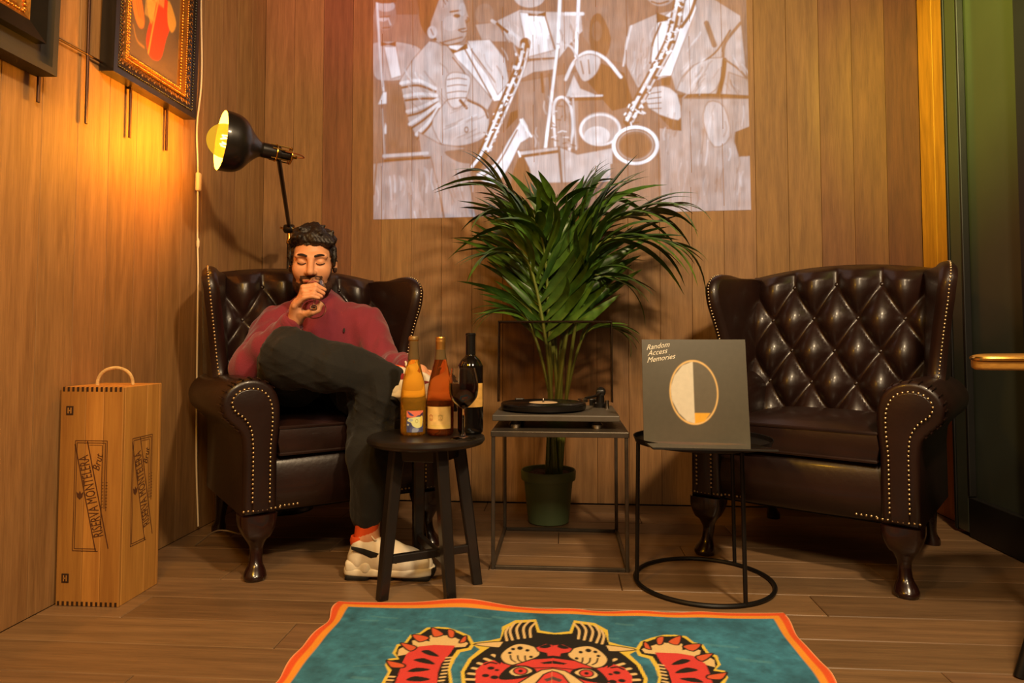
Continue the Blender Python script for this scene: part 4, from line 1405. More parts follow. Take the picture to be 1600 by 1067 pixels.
for x0, x1, tn in ((-hw, -0.018, 0.80), (-0.017, 0.034, 1.12), (0.035, hw, 0.88)):      # front boards
    MB().box(((x0 + x1) / 2, -hw + 0.005, CH / 2), (x1 - x0, 0.010, CH), 0.0012, 1).build('plank', M_PINE, cr, smooth=False).color = (tn, tn * 0.98, tn * 0.92, 1)
for y0, y1, tn in ((-hw + 0.0102, 0.02, 1.02), (0.0208, hw - 0.0102, 0.96)):
    MB().box((hw - 0.005, (y0 + y1) / 2, CH / 2), (0.010, y1 - y0, CH), 0.0012, 1).build('plank', M_PINE, cr, smooth=False).color = (tn, tn, tn * 0.95, 1)
MB().box((-hw + 0.005, 0, CH / 2), (0.010, 2 * hw - 0.0204, CH), 0.0012, 1).build('plank', M_PINE, cr, smooth=False)
MB().box((0, hw - 0.005, CH / 2), (2 * hw, 0.010, CH), 0.0012, 1).build('plank', M_PINE, cr, smooth=False)
MB().box((0, 0, CH - 0.004), (2 * hw - 0.021, 2 * hw - 0.021, 0.008), 0.001, 1).build('lid', M_PINE, cr, smooth=False).color = (1.05, 1.0, 0.9, 1)
fj = MB()
for i in range(13):
    x = -hw + 0.008 + i * (2 * hw - 0.016) / 12
    for z in (CH - 0.006, 0.006):
        fj.box((x, -hw + 0.0045, z), (0.0065, 0.0098, 0.0125))
fj.build('finger_joint', M_INKD, cr, smooth=False)['kind'] = 'stuff'
MB().tube([(0.004 + 0.042 * cos(a) * 1.1, 0.012 * cos(a), CH - 0.002 + 0.052 * sin(a) ** 0.8) for a in np.linspace(0.02, pi - 0.02, 17)], 0.0048, 8).build('rope_handle', M_ROPE, cr)


def marks(M, mirror=1):
    mb = MB()
    def bar(x0, z0, x1, z1, w=0.0018):
        a = math.atan2(z1 - z0, x1 - x0); L = math.hypot(x1 - x0, z1 - z0)
        mb.box(((x0 + x1) / 2, 0, (z0 + z1) / 2), (L, 0.0008, w), M=M, rot=(0, -a, 0))
    # two printed frames interrupted by the slanting band
    for x0, x1, z0, z1 in ((-0.045, 0.048, 0.150, 0.452), (-0.040, 0.043, 0.156, 0.446)):
        bar(x0, z0, x0, z1); bar(x1, z0 + 0.11, x1, z1); bar(x0, z1, x1, z1); bar(x0, z0, x1 - 0.02, z0)
    for x0, x1, z0, z1 in ((-0.004, 0.034, 0.30, 0.44),):
        bar(x0, z1, x1, z1, 0.0012); bar(x1, z0 - 0.08, x1, z1, 0.0012)
    ang = radians(103)
    u = Vector((cos(ang), 0, sin(ang))); v = Vector((-sin(ang), 0, cos(ang)))
    c = Vector((0.006, 0, 0.300))
    for off in (-0.0185, 0.0185):
        a = c + v * off - u * 0.150; b = c + v * off + u * 0.150
        bar(a.x, a.z, b.x, b.z, 0.0028)
    def txt(s, size, cx, cz, an, xs, sh=0.0, bold=0.0):
        t = text_mb(s, size, 0.0004, sh, xs, bold)
        R = Matrix.Translation((cx, 0, cz)) @ Matrix.Rotation(-an, 4, 'Y') @ Matrix.Rotation(pi / 2, 4, 'X')
        mb.add(t.v, t.f, 0, M @ R)
    txt('RISERVA MONTELERA', 0.042, c.x, c.z, ang, 0.56)
    txt("Brut", 0.030, 0.022, 0.392, radians(78), 0.85, 0.25)
    for col, hgt in ((0.036, 0.006), (0.046, 0.009)):       # two rows of print worn away to strokes
        for q in range(9):
            bar(col, 0.270 + q * 0.0085, col + hgt * 0.6, 0.270 + q * 0.0085, 0.0014)
    # little crest
    mb.prism([(-0.036, 0.297), (-0.028, 0.290), (-0.020, 0.297), (-0.018, 0.311), (-0.024, 0.306), (-0.028, 0.314), (-0.032, 0.306), (-0.038, 0.311)], -0.0004, 0.0004, 'Y', M=M)
    return mb


marks(Matrix.Translation((0, -hw - 0.0002, 0))).build('stamped_print', M_INK, cr, smooth=False)
marks(Matrix.Translation((hw + 0.0002, 0, 0)) @ Matrix.Rotation(pi / 2, 4, 'Z')).build('stamped_print', M_INK, cr, smooth=False)
for z in (0.535, 0.075):
    st_ = MB().box((-0.064, -hw - 0.0006, z), (0.021, 0.0016, 0.025), 0.0006, 1).build('iron_stamp', M_INKD, cr, smooth=False)
    t = MB()
    for q in (-0.004, 0.004):
        t.box((-0.064 + q, -hw - 0.0016, z), (0.003, 0.0008, 0.016))
    t.box((-0.064, -hw - 0.0016, z), (0.007, 0.0008, 0.003))
    t.build('stamp_mark', M_PINE, st_, smooth=False)

# ================================================================== floor lamp behind the armchair
M_LAMPBLK = mat('black_enamel', rgb(24, 20, 18), 0.35, var=0.15, coat=0.3)
M_SHADEIN = mat('white_enamel', rgb(235, 228, 214), 0.45, var=0.04)
M_LBRASS = mat('lamp_brass', rgb(206, 160, 78), 0.25, metal=1.0, var=0.08)
JT = Vector((-1.199, 2.90, 1.222))
SK = Vector((-1.117, 2.552, 1.468))
AX = Vector((-0.77, -0.63, 0.08)).normalized()          # the way the shade looks
BULB = Vector((-1.163, 2.25, 1.416))
SK = BULB - AX * 0.185
fl = thing('floor_lamp', 'black articulated floor lamp with glowing amber globe bulb behind the armchair', 'lamp', (JT.x, JT.y, 0))
o0 = Vector((JT.x, JT.y, 0))
MB().lathe([(0, 0), (0.115, 0), (0.118, 0.006), (0.112, 0.016), (0.02, 0.022), (0.014, 0.04), (0, 0.04)], 40).build('base', M_LAMPBLK, fl)
MB().tube([(0, 0, 0.03), (0, 0, 1.165)], 0.009, 12).build('pole', M_LAMPBLK, fl)
MB().lathe([(0, 1.150), (0.011, 1.150), (0.012, 1.158), (0.008, 1.175), (0.008, 1.196), (0, 1.196)], 16).build('collar', M_LBRASS, fl)
jt = MB().lathe([(0, -0.020), (0.018, -0.020), (0.020, -0.016), (0.020, 0.016), (0.018, 0.020), (0, 0.020)], 20, Matrix.Translation((0, 0, 1.216)) @ Matrix.Rotation(pi / 2, 4, 'Y')).build('joint', M_LAMPBLK, fl)
MB().lathe([(0, -0.026), (0.009, -0.026), (0.009, 0.026), (0, 0.026)], 12, Matrix.Translation((0, 0, 1.216)) @ Matrix.Rotation(pi / 2, 4, 'Y')).tube([(-0.024, 0, 1.216), (-0.040, -0.004, 1.222)], 0.004, 6).build('wing_nut', M_LBRASS, jt)
EL = SK - Vector((0, 0, 0.022))
MB().tube([JT - o0, EL - o0], 0.0085, 10).build('arm', M_LAMPBLK, fl)
AQ = AX.to_track_quat('Z', 'Y').to_matrix().to_4x4()
SM = Matrix.Translation(SK - o0) @ AQ
sh_prof = [(0.026, 0.028), (0.028, 0.060), (0.036, 0.075), (0.060, 0.098), (0.092, 0.122), (0.108, 0.148), (0.1125, 0.180), (0.1125, 0.196)]
SS = 0.92
outp = spline([(r * SS, z) for r, z in sh_prof], 4)
shade = MB().lathe([tuple(p) for p in outp] + [(0.1125 * SS, 0.198)], 48, SM, caps=False)
shade.lathe([(0.111 * SS, 0.198)] + [(p[0] - 0.0015, p[1]) for p in outp[::-1]], 48, SM, mi=1, caps=False)
shade.build('lamp_shade', [M_LAMPBLK, M_SHADEIN], fl, angle=60)
sock = MB().lathe([(0, -0.002), (0.026, -0.002), (0.027, 0.004), (0.027, 0.060), (0, 0.060)], 24, SM).build('socket', M_LAMPBLK, fl)
cage = MB()
for q in range(5):
    a = q * 2 * pi / 5 + 0.3
    cage.tube([(0.029 * cos(a), 0.029 * sin(a), 0.03), (0.029 * cos(a), 0.029 * sin(a), -0.040), (0.012 * cos(a), 0.012 * sin(a), -0.046)], 0.0028, 6, SM)
for z in (0.012, -0.040):
    cage.tube([(0.029 * cos(a), 0.029 * sin(a), z) for a in np.linspace(0, 2 * pi, 25)[:-1]], 0.003, 6, SM, closed=True)
cage.lathe([(0, -0.066), (0.006, -0.064), (0.007, -0.056), (0.014, -0.046), (0, -0.044)], 12, SM)
cage.build('socket_cage', M_LBRASS, sock)
MB().lathe([(0, -0.04), (0.016, -0.04), (0.018, -0.03), (0.018, 0.0), (0, 0.0)], 16, SM).build('switch_core', M_LAMPBLK, sock)
wire = spline([(0, 0, -0.064), (0.02, 0, -0.085), (0.045, 0, -0.06), (0.045, 0.0, -0.01)], 6)
MB().tube(wire, 0.0022, 6, SM).build('wire', mat('copper_wire', rgb(160, 90, 50), 0.4, metal=0.6, var=0.1), fl)


def glow(name, c_in, s_in, tint, fac):
    m = bpy.data.materials.new(name)
    m.use_nodes = True
    nt = m.node_tree
    out = nt.nodes['Material Output']
    nt.nodes.remove(nt.nodes['Principled BSDF'])
    em = nt.nodes.new('ShaderNodeEmission'); em.inputs[0].default_value = c_in; em.inputs[1].default_value = s_in
    tr = nt.nodes.new('ShaderNodeBsdfTransparent'); tr.inputs[0].default_value = tint
    n = nt.nodes.new('ShaderNodeTexNoise'); n.inputs['Scale'].default_value = 4
    mr = nt.nodes.new('ShaderNodeMapRange'); mr.inputs['To Min'].default_value = fac - 0.05; mr.inputs['To Max'].default_value = fac + 0.05
    mx = nt.nodes.new('ShaderNodeMixShader')
    L = nt.links.new
    L(n.outputs['Fac'], mr.inputs['Value']); L(mr.outputs[0], mx.inputs[0]); L(tr.outputs[0], mx.inputs[1]); L(em.outputs[0], mx.inputs[2]); L(mx.outputs[0], out.inputs[0])
    return m


BM = Matrix.Translation(BULB - o0) @ AQ
R_ = 0.059
prof = [(R_ * sin(a), R_ * cos(a)) for a in np.linspace(0.0, pi * 0.82, 22)]
prof += [(0.024, -0.075), (0.018, -0.095), (0.016, -0.13)]
bulb = MB().lathe(prof, 36, BM, caps=False).build('bulb', glow('amber_bulb_glass', (1.0, 0.50, 0.03, 1), 0.85, (1.0, 0.80, 0.35, 1), 0.80), fl)
fil = MB()
for q in range(6):
    a = q * pi / 3
    fil.tube([(0.005 * cos(a), 0.005 * sin(a), -0.06), (0.024 * cos(a), 0.024 * sin(a), -0.030), (0.018 * cos(a + 0.5), 0.018 * sin(a + 0.5), 0.012)], 0.0028, 6, BM)
fil.build('filament', glow('glowing_filament', (1.0, 0.72, 0.30, 1), 40.0, (1, 1, 1, 1), 0.9), bulb)

# ================================================================== pictures on the left wall
M_FRBLK = mat('ebonised_moulding', rgb(22, 18, 16), 0.32, var=0.2, vscale=20, coat=0.3)
M_FRGREY = mat('dark_grey_frame_side', rgb(52, 48, 44), 0.6, var=0.12)
M_GILT = mat('gilt_moulding', rgb(196, 134, 60), 0.35, metal=0.85, bump=0.3, bscale=70, var=0.25, vscale=30)
M_PAINT = print_mat('oil_painting', 0.45, 'print', bump=0.15, bscale=120)


def frame(label, y0, y1, z0, z1, tilt, canvas, deep, seed):
    """Rectangular picture leaning a little out from the left wall; local x is out from the wall."""
    t = thing('framed_picture', label, 'picture', (XL, (y0 + y1) / 2, z0))
    t.rotation_euler = (0, tilt, 0)
    hy = (y1 - y0) / 2; hz = z1 - z0
    def ring(x0, x1, o0, o1, m, name, parent, zoff=0.0):
        mb = MB()
        a = lambda o, x: [(x, -hy + o, o), (x, hy - o, o), (x, hy - o, hz - o), (x, -hy + o, hz - o)]
        loops = [a(o0, 0.004), a(o0, x0), a(o1, x1), a(o1, 0.004)]
        mb.grid([[*l, l[0]] for l in loops])
        return mb.build(name, m, parent, smooth=False)
    f = ring(deep, deep, 0.0, 0.018, M_FRGREY if seed == 1 else M_FRBLK, 'outer_frame', t)
    if seed == 1:
        ring(deep - 0.012, deep - 0.012, 0.018, 0.062, M_FRGREY, 'frame_slip', t)
        ring(deep + 0.016, deep + 0.004, 0.062, 0.105, M_FRBLK, 'inner_moulding', t)
        ring(deep + 0.004, deep - 0.008, 0.105, 0.135, M_GILT, 'gilt_slip', t)
        inner = 0.135
        beads = [(0.120, deep + 0.001, 0.0045)]
    else:
        ring(deep - 0.001, deep - 0.012, 0.018, 0.062, M_FRBLK, 'carved_moulding', t)
        ring(deep - 0.006, deep - 0.020, 0.062, 0.094, M_GILT, 'gilt_slip', t)
        inner = 0.094
        beads = [(0.026, deep - 0.001, 0.0042), (0.066, deep - 0.006, 0.0035), (0.086, deep - 0.014, 0.0045)]
    for o_, x, r in beads:
        mb = MB()
        loop = [(-hy + o_, o_), (hy - o_, o_), (hy - o_, hz - o_), (-hy + o_, hz - o_), (-hy + o_, o_)]
        for p in along(loop, r * 2.5):
            mb.lathe([(r, 0), (r * 0.75, r * 0.6), (r * 0.2, r * 0.9)], 6, Matrix.Translation((x, p[0], p[1])) @ Matrix.Rotation(pi / 2, 4, 'Y'))
        b = mb.build('beading', M_GILT if o_ > 0.06 or seed == 1 else M_FRBLK, t); b['kind'] = 'stuff'
    if seed == 2:            # carved leaf scrolls along the black band
        mb = MB()
        loop = [(-hy + 0.044, 0.044), (hy - 0.044, 0.044), (hy - 0.044, hz - 0.044), (-hy + 0.044, hz - 0.044), (-hy + 0.044, 0.044)]
        for i, p in enumerate(along(loop, 0.0165)):
            a = (i % 2) * 2 - 1
            mb.tube([(deep - 0.008, p[0] + 0.007 * cos(q) * a, p[1] + 0.009 * sin(q)) for q in np.linspace(0, 4.4, 9)], [0.0032, 0.0034, 0.0034, 0.003, 0.003, 0.0028, 0.0026, 0.0022, 0.002], 5)
        b = mb.build('carved_scroll', mat('worn_bronze', rgb(112, 78, 44), 0.4, metal=0.7, var=0.3), t); b['kind'] = 'stuff'
    hw_, hh_ = hy - inner, hz - 2 * inner
    print_grid('canvas', canvas, lambda u, v: (deep - 0.022, -hw_ + 2 * hw_ * u, inner + hh_ * (1 - v)), M_PAINT, t)
    MB().box((0.006, 0, hz / 2), (0.006, 2 * hy - 0.01, hz - 0.01)).build('backing_board', M_FRBLK, t, smooth=False)
    return t


# painting 2: a red coat with gold epaulettes on a brown ground
cv = Canvas(120, 180, 0, 0, 100, 150, (104, 84, 60)).cloud(0.10, 26)
cv.ell(52, 46, 15, 19, (190, 140, 84)).ell(54, 30, 17, 14, (48, 30, 18))
cv.poly([(38, 66), (52, 60), (66, 66), (66, 78), (40, 78)], (176, 138, 70))
cv.poly([(42, 82), (56, 76), (76, 84), (82, 97), (72, 116), (62, 136), (42, 140), (33, 128), (40, 106)], (226, 66, 26), smooth=4)
cv.poly([(30, 84), (44, 74), (54, 78), (48, 96), (42, 112), (34, 104)], (196, 142, 58), smooth=4)
cv.poly([(74, 80), (92, 94), (84, 106), (74, 100)], (198, 150, 66), smooth=4)
for k in range(8):
    cv.line([(30 + k * 2.4, 92), (29 + k * 2.2, 108)], 0.8, (236, 190, 100))
    cv.line([(48 + k * 2.4, 76), (47 + k * 2.4, 90)], 1.0, (232, 186, 96))
cv.line([(56, 80), (46, 110), (38, 138)], 2.4, (206, 150, 66), smooth=5)
cv.poly([(2, 88), (12, 84), (24, 104), (28, 118), (18, 122), (6, 110)], (226, 128, 54), smooth=4)
for k in range(4):
    cv.line([(6 + k * 5, 94 + k), (18 + k * 4, 114)], 1.0, (150, 80, 32))
cv.line([(8, 124), (16, 134), (30, 136)], 1.4, (180, 130, 60), smooth=5)
cv.blur(1)
frame('ornate black and gilt framed portrait of a red coat on the left wall', 1.945, 2.412, 1.549, 2.33, 0.02, cv, 0.050, 2)
cv = Canvas(80, 110, 0, 0, 100, 140, (86, 74, 60)).cloud(0.10, 18)
cv.ell(60, 60, 24, 30, (180, 60, 40)).ell(58, 34, 14, 17, (180, 130, 84)).blur(2)
frame('dark framed painting partly cut off in the top left corner', 1.12, 1.702, 1.436, 2.23, 0.02, cv, 0.062, 1)

M_ROD = mat('bronzed_rod', rgb(64, 40, 26), 0.4, metal=0.6, var=0.15)
for y, z0, z1, lab in ((1.700, 1.366, 1.50, 'short bronzed hanging rod below the cut-off dark frame'),
                       (1.884, 1.366, 2.30, 'long bronzed hanging rod in the gap between the two pictures'),
                       (2.086, 1.384, 1.571, 'bronzed hanging rod below the middle of the portrait frame'),
                       (2.290, 1.399, 1.571, 'thin bronzed hanging rod below the portrait frame, nearest the lamp')):
    t = MB().box((XL + 0.012, y, (z0 + z1) / 2), (0.006, 0.009, z1 - z0), 0.001, 1).box((XL + 0.005, y, z1 - 0.02), (0.010, 0.006, 0.012), 0.001, 1).build('hanging_rod', M_ROD, None, smooth=False)
    tag(t, lab, 'rod', 'bronzed rods the pictures hang on')
t = MB().tube([(XL + 0.012, 1.70, 1.566), (XL + 0.012, 2.02, 1.578)], 0.0035, 8).build('picture_rail', M_ROD)
tag(t, 'thin bronzed cross rail running between the two picture frames', 'rail')

# white flex with inline switch, hanging in front of the left wall
M_FLEX = mat('white_flex', rgb(236, 214, 180), 0.5, var=0.06)
fx = thing('power_cord', 'white power cord with inline switch hanging down the left wall', 'cord', (XL, 2.50, 0))
pts = spline([(0.012, 0, 2.6), (0.012, -0.002, 2.1), (0.018, 0.004, 1.75), (0.012, -0.012, 1.55), (0.014, -0.004, 1.40), (0.014, 0.0, 1.27), (0.012, 0.008, 1.12), (0.014, 0.014, 0.98), (0.012, 0.02, 0.80), (0.012, 0.03, 0.3), (0.02, 0.04, 0.02)], 6)
MB().tube(pts, 0.0032, 8).build('flex', M_FLEX, fx)
MB().box((0.016, -0.001, 1.335), (0.016, 0.024, 0.072), 0.006, 3).build('inline_switch', M_FLEX, fx)
MB().lathe([(0.003, -0.02), (0.0058, -0.008), (0.0058, 0.008), (0.003, 0.02)], 12, Matrix.Translation((0.013, 0.010, 1.10))).build('cord_joint', M_FLEX, fx)
pts = spline([(-1.30, 2.36, 0.005), (-1.22, 2.33, 0.06), (-1.16, 2.30, 0.075), (-1.09, 2.29, 0.07), (-1.03, 2.28, 0.12), (-0.99, 2.28, 0.186)], 6)
t = MB().tube(pts, 0.0028, 6).build('thin_cable', mat('grey_cable', rgb(120, 104, 84), 0.5, var=0.1))
tag(t, 'thin grey cable sagging beneath the armchair the man sits in', 'cable')

# ================================================================== bottles, glasses, record sleeve
def glass(name, color, rough=0.0, ior=1.45, trans=1.0):
    return mat(name, color, rough, trans=trans, ior=ior, var=0.04, vscale=3)


def revolve(prof, n=6):
    return [(max(0.0, p[0]), p[1]) for p in spline(prof, n)]


M_CLEAR = glass('clear_glass', (1.0, 1.0, 0.985, 1), trans=1.0)
M_AMBERW = glass('golden_wine_glass', (0.90, 0.50, 0.055, 1), ior=1.25, trans=0.86)
M_ROSEW = glass('orange_red_wine_glass', (0.50, 0.13, 0.025, 1), ior=1.25, trans=0.88)
M_BLKGLASS = mat('near_black_bottle_glass', rgb(14, 11, 10), 0.06, coat=0.6, var=0.1)
M_REDWINE = mat('deep_red_wine', rgb(30, 4, 8), 0.05, var=0.05)
M_LABEL = print_mat('paper_label', 0.6, 'print', bscale=500)
SZ = 0.4436


def label_sheet(name, cvs, r, z0, z1, a0, a1, parent):
    return print_grid(name, cvs, lambda u, v: (r * sin(a0 + (a1 - a0) * u), -r * cos(a0 + (a1 - a0) * u), z1 + (z0 - z1) * v), M_LABEL, parent)


# bottle 1: golden sparkling, crown cap, painted label
b1 = thing('wine_bottle', 'tall golden sparkling wine bottle with crown cap and colourful painted label', 'bottle', (-0.456, 2.062, SZ), 0, 'wine bottles on the stool')
pb = [(0.0, 0.0), (0.030, 0.0), (0.036, 0.003), (0.0385, 0.012)]
pb += revolve([(0.0385, 0.02), (0.0388, 0.08), (0.0385, 0.115), (0.034, 0.155), (0.0250, 0.195), (0.0175, 0.225), (0.0140, 0.255), (0.0132, 0.283)])
pb += [(0.0150, 0.285), (0.0150, 0.292), (0.0, 0.292)]
MB().lathe(pb, 40).build('glass_body', M_AMBERW, b1, angle=60)
MB().lathe([(0.0160, 0.287), (0.0165, 0.289), (0.0155, 0.296), (0.0130, 0.299), (0, 0.2995)], 21).build('crown_cap', mat('gold_cap', rgb(216, 180, 120), 0.35, metal=0.9, var=0.1), b1, angle=30)
nk = revolve([(0.0182, 0.228), (0.0148, 0.255), (0.0140, 0.284)])
MB().lathe([(p[0] + 0.0003, p[1]) for p in nk], 32, caps=False).build('neck_sleeve', mat('smoky_glass_neck', rgb(96, 78, 50), 0.12, coat=0.7, var=0.3), b1)
c = Canvas(90, 110, 0, 0, 43, 62, (70, 76, 120)).cloud(0.25, 12)
c.poly([(0, 0), (43, 0), (43, 16), (30, 13), (18, 19), (0, 18)], (226, 118, 92), smooth=3)
c.poly([(2, 1), (12, 8), (18, 15), (8, 13)], (66, 64, 130), smooth=3).poly([(32, 14), (42, 5), (42, 16), (36, 19)], (58, 40, 74), smooth=3)
c.poly([(6, 22), (14, 20), (28, 18), (40, 20), (41, 34), (37, 46), (27, 50), (16, 44), (11, 34), (2, 29)], (224, 226, 160), smooth=4)
c.poly([(34, 19), (41, 18), (40, 42), (34, 46)], (232, 206, 92), smooth=3).ell(25, 30, 3, 5, (150, 140, 60), ring=0.8)
c.ell(11, 27, 5, 4, (176, 190, 186)).ell(4, 40, 2.2, 2.6, (206, 210, 190)).poly([(16, 50), (30, 52), (26, 62), (14, 62)], (140, 150, 178), smooth=3).blur(1)
label_sheet('label', c, 0.0394, 0.012, 0.076, -0.30, 1.05, b1)

# bottle 2: orange-red wine, gold capsule, cream label with two small faces
b2 = thing('wine_bottle', 'orange-red wine bottle with gold capsule and cream label of two drawn faces', 'bottle', (-0.374, 2.068, SZ), 0, 'wine bottles on the stool')
pb = [(0.0, 0.0), (0.032, 0.0), (0.038, 0.003), (0.0405, 0.010)]
pb += revolve([(0.0405, 0.02), (0.0408, 0.095), (0.0400, 0.125), (0.0340, 0.165), (0.0235, 0.205), (0.0165, 0.235), (0.0140, 0.262), (0.0138, 0.290)])
pb += [(0.0, 0.290)]
MB().lathe(pb, 40).build('glass_body', M_ROSEW, b2, angle=60)
MB().lathe([(0.0147, 0.256), (0.0147, 0.278), (0.0152, 0.280), (0.0152, 0.284), (0.0147, 0.286), (0.0150, 0.290), (0.0150, 0.294), (0.0138, 0.2965), (0, 0.297)], 32).build('capsule', mat('gold_foil', rgb(206, 152, 78), 0.35, metal=0.85, var=0.12), b2, angle=30)
nk = revolve([(0.0184, 0.228), (0.0152, 0.248), (0.0144, 0.258)])
MB().lathe([(p[0] + 0.0003, p[1]) for p in nk], 32, caps=False).build('neck_sleeve', MATS['smoky_glass_neck'], b2)
c = Canvas(120, 120, 0, 0, 60, 64, (238, 202, 128)).cloud(0.05, 16)
for fx_, fy_, col in ((13, 32, (190, 110, 60)), (35, 32, (176, 150, 84))):
    c.ell(fx_, fy_, 4.6, 7.0, col, 0.9, ring=1.2).ell(fx_, fy_ + 6, 4, 3.2, col, 0.7, ring=1.0).line([(fx_ - 3, fy_ - 3), (fx_ - 1, fy_ - 3)], 0.9, col).line([(fx_ + 1, fy_ - 3), (fx_ + 3, fy_ - 3)], 0.9, col)
    c.line([(fx_, fy_ - 2), (fx_ - 0.5, fy_ + 2)], 0.8, col).line([(fx_ - 2, fy_ + 4), (fx_ + 2, fy_ + 4)], 0.9, (170, 80, 50)).line([(fx_ - 5, fy_ - 5), (fx_, fy_ - 9), (fx_ + 5, fy_ - 5)], 1.2, col, smooth=4)
c.line([(30, 25), (42, 24)], 0.8, (176, 150, 84)).line([(14, 53), (34, 54)], 0.7, (200, 170, 90)).poly([(0, 52), (60, 53), (60, 61), (0, 60)], (230, 206, 104), 0.5).blur(1)
label_sheet('label', c, 0.0415, 0.022, 0.088, -0.98, 1.02, b2)

# bottle 3: black glass red wine, cream label
b3 = thing('wine_bottle', 'black glass red wine bottle with plain cream label behind the filled glass', 'bottle', (-0.287, 2.108, SZ), 0, 'wine bottles on the stool')
pb = [(0.0, 0.0), (0.033, 0.0), (0.038, 0.004), (0.0395, 0.012)]
pb += revolve([(0.0395, 0.02), (0.0395, 0.19), (0.0375, 0.208), (0.028, 0.226), (0.0165, 0.238), (0.0148, 0.25), (0.0145, 0.30)])
pb += [(0.0155, 0.301), (0.0155, 0.306), (0.0140, 0.308), (0.0, 0.308)]
MB().lathe(pb, 40).build('glass_body', M_BLKGLASS, b3, angle=60)
MB().lathe([(0.0152, 0.243), (0.0150, 0.30), (0.0161, 0.301), (0.0161, 0.3065), (0.0145, 0.3088), (0, 0.309)], 32).build('capsule', mat('black_foil', rgb(18, 16, 16), 0.3, var=0.1, coat=0.3), b3, angle=30)
c = Canvas(90, 90, 0, 0, 60, 60, (228, 178, 92)).cloud(0.07, 12)
for q in range(3):
    c.line([(22, 14 + q * 12), (50, 14 + q * 12)], 0.9, (196, 148, 72))
c.blur(1)
label_sheet('label', c, 0.0401, 0.083, 0.155, -1.3, 1.3, b3)


def wine_glass(t, h, rb, rf, fill, M, wine_mat, stem_r=0.0042):
    """Stemmed glass along local +Z; the bowl is a thin double wall, wine fills its lower part."""
    zb = h * 0.44
    out_ = revolve([(stem_r, zb - 0.004), (rb * 0.45, zb + 0.006), (rb * 0.86, zb + h * 0.13), (rb, zb + h * 0.26), (rb * 0.96, zb + h * 0.40), (rb * 0.80, h)], 6)
    inn = [(max(0.0, p[0] - 0.0014), p[1] + 0.0022 * (1 if i < 6 else 0)) for i, p in enumerate(out_)]
    inn[0] = (0.0, zb + 0.004)
    foot = revolve([(rf * 0.3, 0.0), (rf * 0.98, 0.0), (rf, 0.0014), (rf * 0.9, 0.0026), (rf * 0.35, 0.006), (stem_r * 1.1, 0.016), (stem_r * 0.85, zb * 0.5)], 5)
    g = MB().lathe([(0, 0.0005)] + foot + out_ + inn[::-1], 40, M)
    g.build('glass', M_CLEAR, t, angle=60)
    zf = zb + (h - zb) * fill
    w = [(max(0, p[0] - 0.0004), p[1] + 0.0004) for p in inn if p[1] < zf]
    rw = np.interp(zf, [p[1] for p in inn], [p[0] for p in inn]) - 0.0004
    MB().lathe(w + [(rw, zf), (0, zf)], 36, M).build('wine', wine_mat, t, angle=50)


g1 = thing('wine_glass', 'stemmed glass of dark red wine on the stool in front of the bottles', 'wine glass', (-0.292, 1.995, SZ))
wine_glass(g1, 0.205, 0.0435, 0.037, 0.62, Matrix(), M_REDWINE)

# gatefold record sleeve; the helmet artwork is left out, a plain half silver, half gold oval stands for it
AL = Vector((0.395, 2.083, TZ + 0.003))
al = thing('record_sleeve', 'black gatefold record sleeve with white script propped on the tray table', 'record sleeve', AL, radians(-2.5))
M_SLEEVE = print_mat('glossy_sleeve', 0.32, 'print', coat=0.25, bscale=60)
M_SLEEVEIN = print_mat('glossy_inner_sleeve', 0.16, 'print', coat=1.0, bscale=60)
M_CARD = mat('black_card', rgb(30, 28, 25), 0.4, var=0.1, coat=0.2)
LE = Matrix.Rotation(radians(-10), 4, 'X')
SQ = 0.310
fp = MB().box((0, 0.003, SQ / 2), (SQ, 0.005, SQ), 0.0008, 1, LE).build('front_panel', M_CARD, al, smooth=False)
c = Canvas(200, 200, 0, 0, 100, 100, (80, 76, 64)).cloud(0.05, 60)
c.ell(49, 52, 22, 30, (92, 88, 76))
c.poly([(49, 22), (49, 82), (42, 80), (34, 72), (28, 60), (27, 48), (31, 36), (39, 26)], (206, 202, 186), smooth=0)
c.poly([(49, 22), (49, 82), (57, 80), (65, 72), (71, 60), (72, 48), (68, 36), (60, 26)], (96, 90, 76), smooth=0)
c.ell(49, 52, 22.5, 30.5, (222, 186, 120), 1.0, ring=1.3)
c.poly([(49, 72), (64, 72), (58, 80), (49, 82)], (220, 168, 52)).blur(1)
s_ = print_grid('cover_print', c, lambda u, v: (-SQ / 2 + SQ * u, 0, SQ * (1 - v)), M_SLEEVE, fp)
s_.matrix_local = LE @ Matrix.Translation((0, -0.0002, 0))
sc = MB()
M_WHITE = mat('white_ink', rgb(232, 226, 208), 0.6, var=0.04)
SW = LE @ Matrix.Translation((0, -0.0006, 0)) @ Matrix.Rotation(pi / 2, 4, 'X')
for txt_, x, z in (('Random', -0.108, 0.289), ('Access', -0.110, 0.270), ('Memories', -0.100, 0.251)):
    t_ = text_mb(txt_, 0.023, 0.0002, 0.55, 0.92)
    sc.add(t_.v, t_.f, 0, SW @ Matrix.Translation((x, z, 0)) @ Matrix.Rotation(radians(9), 4, 'Z'))
sc.build('script_title', M_WHITE, fp, smooth=False)
LF = Matrix.Rotation(radians(4.6), 4, 'X')
fl2 = MB().box((0, -SQ / 2 - 0.004, -0.002), (SQ, SQ, 0.005), 0.0008, 1, Matrix.Rotation(radians(-5.5), 4, 'X')).build('lower_panel', M_CARD, al, smooth=False)
c = Canvas(60, 60, 0, 0, 100, 100, (60, 52, 44)).cloud(0.10, 20)
c.poly([(12, 4), (60, 6), (90, 30), (40, 50), (16, 30)], (168, 84, 70), smooth=4).poly([(50, 10), (84, 20), (70, 40), (46, 30)], (214, 150, 70), smooth=4).blur(3)  # red and gold reflection painted into the lower panel's colours
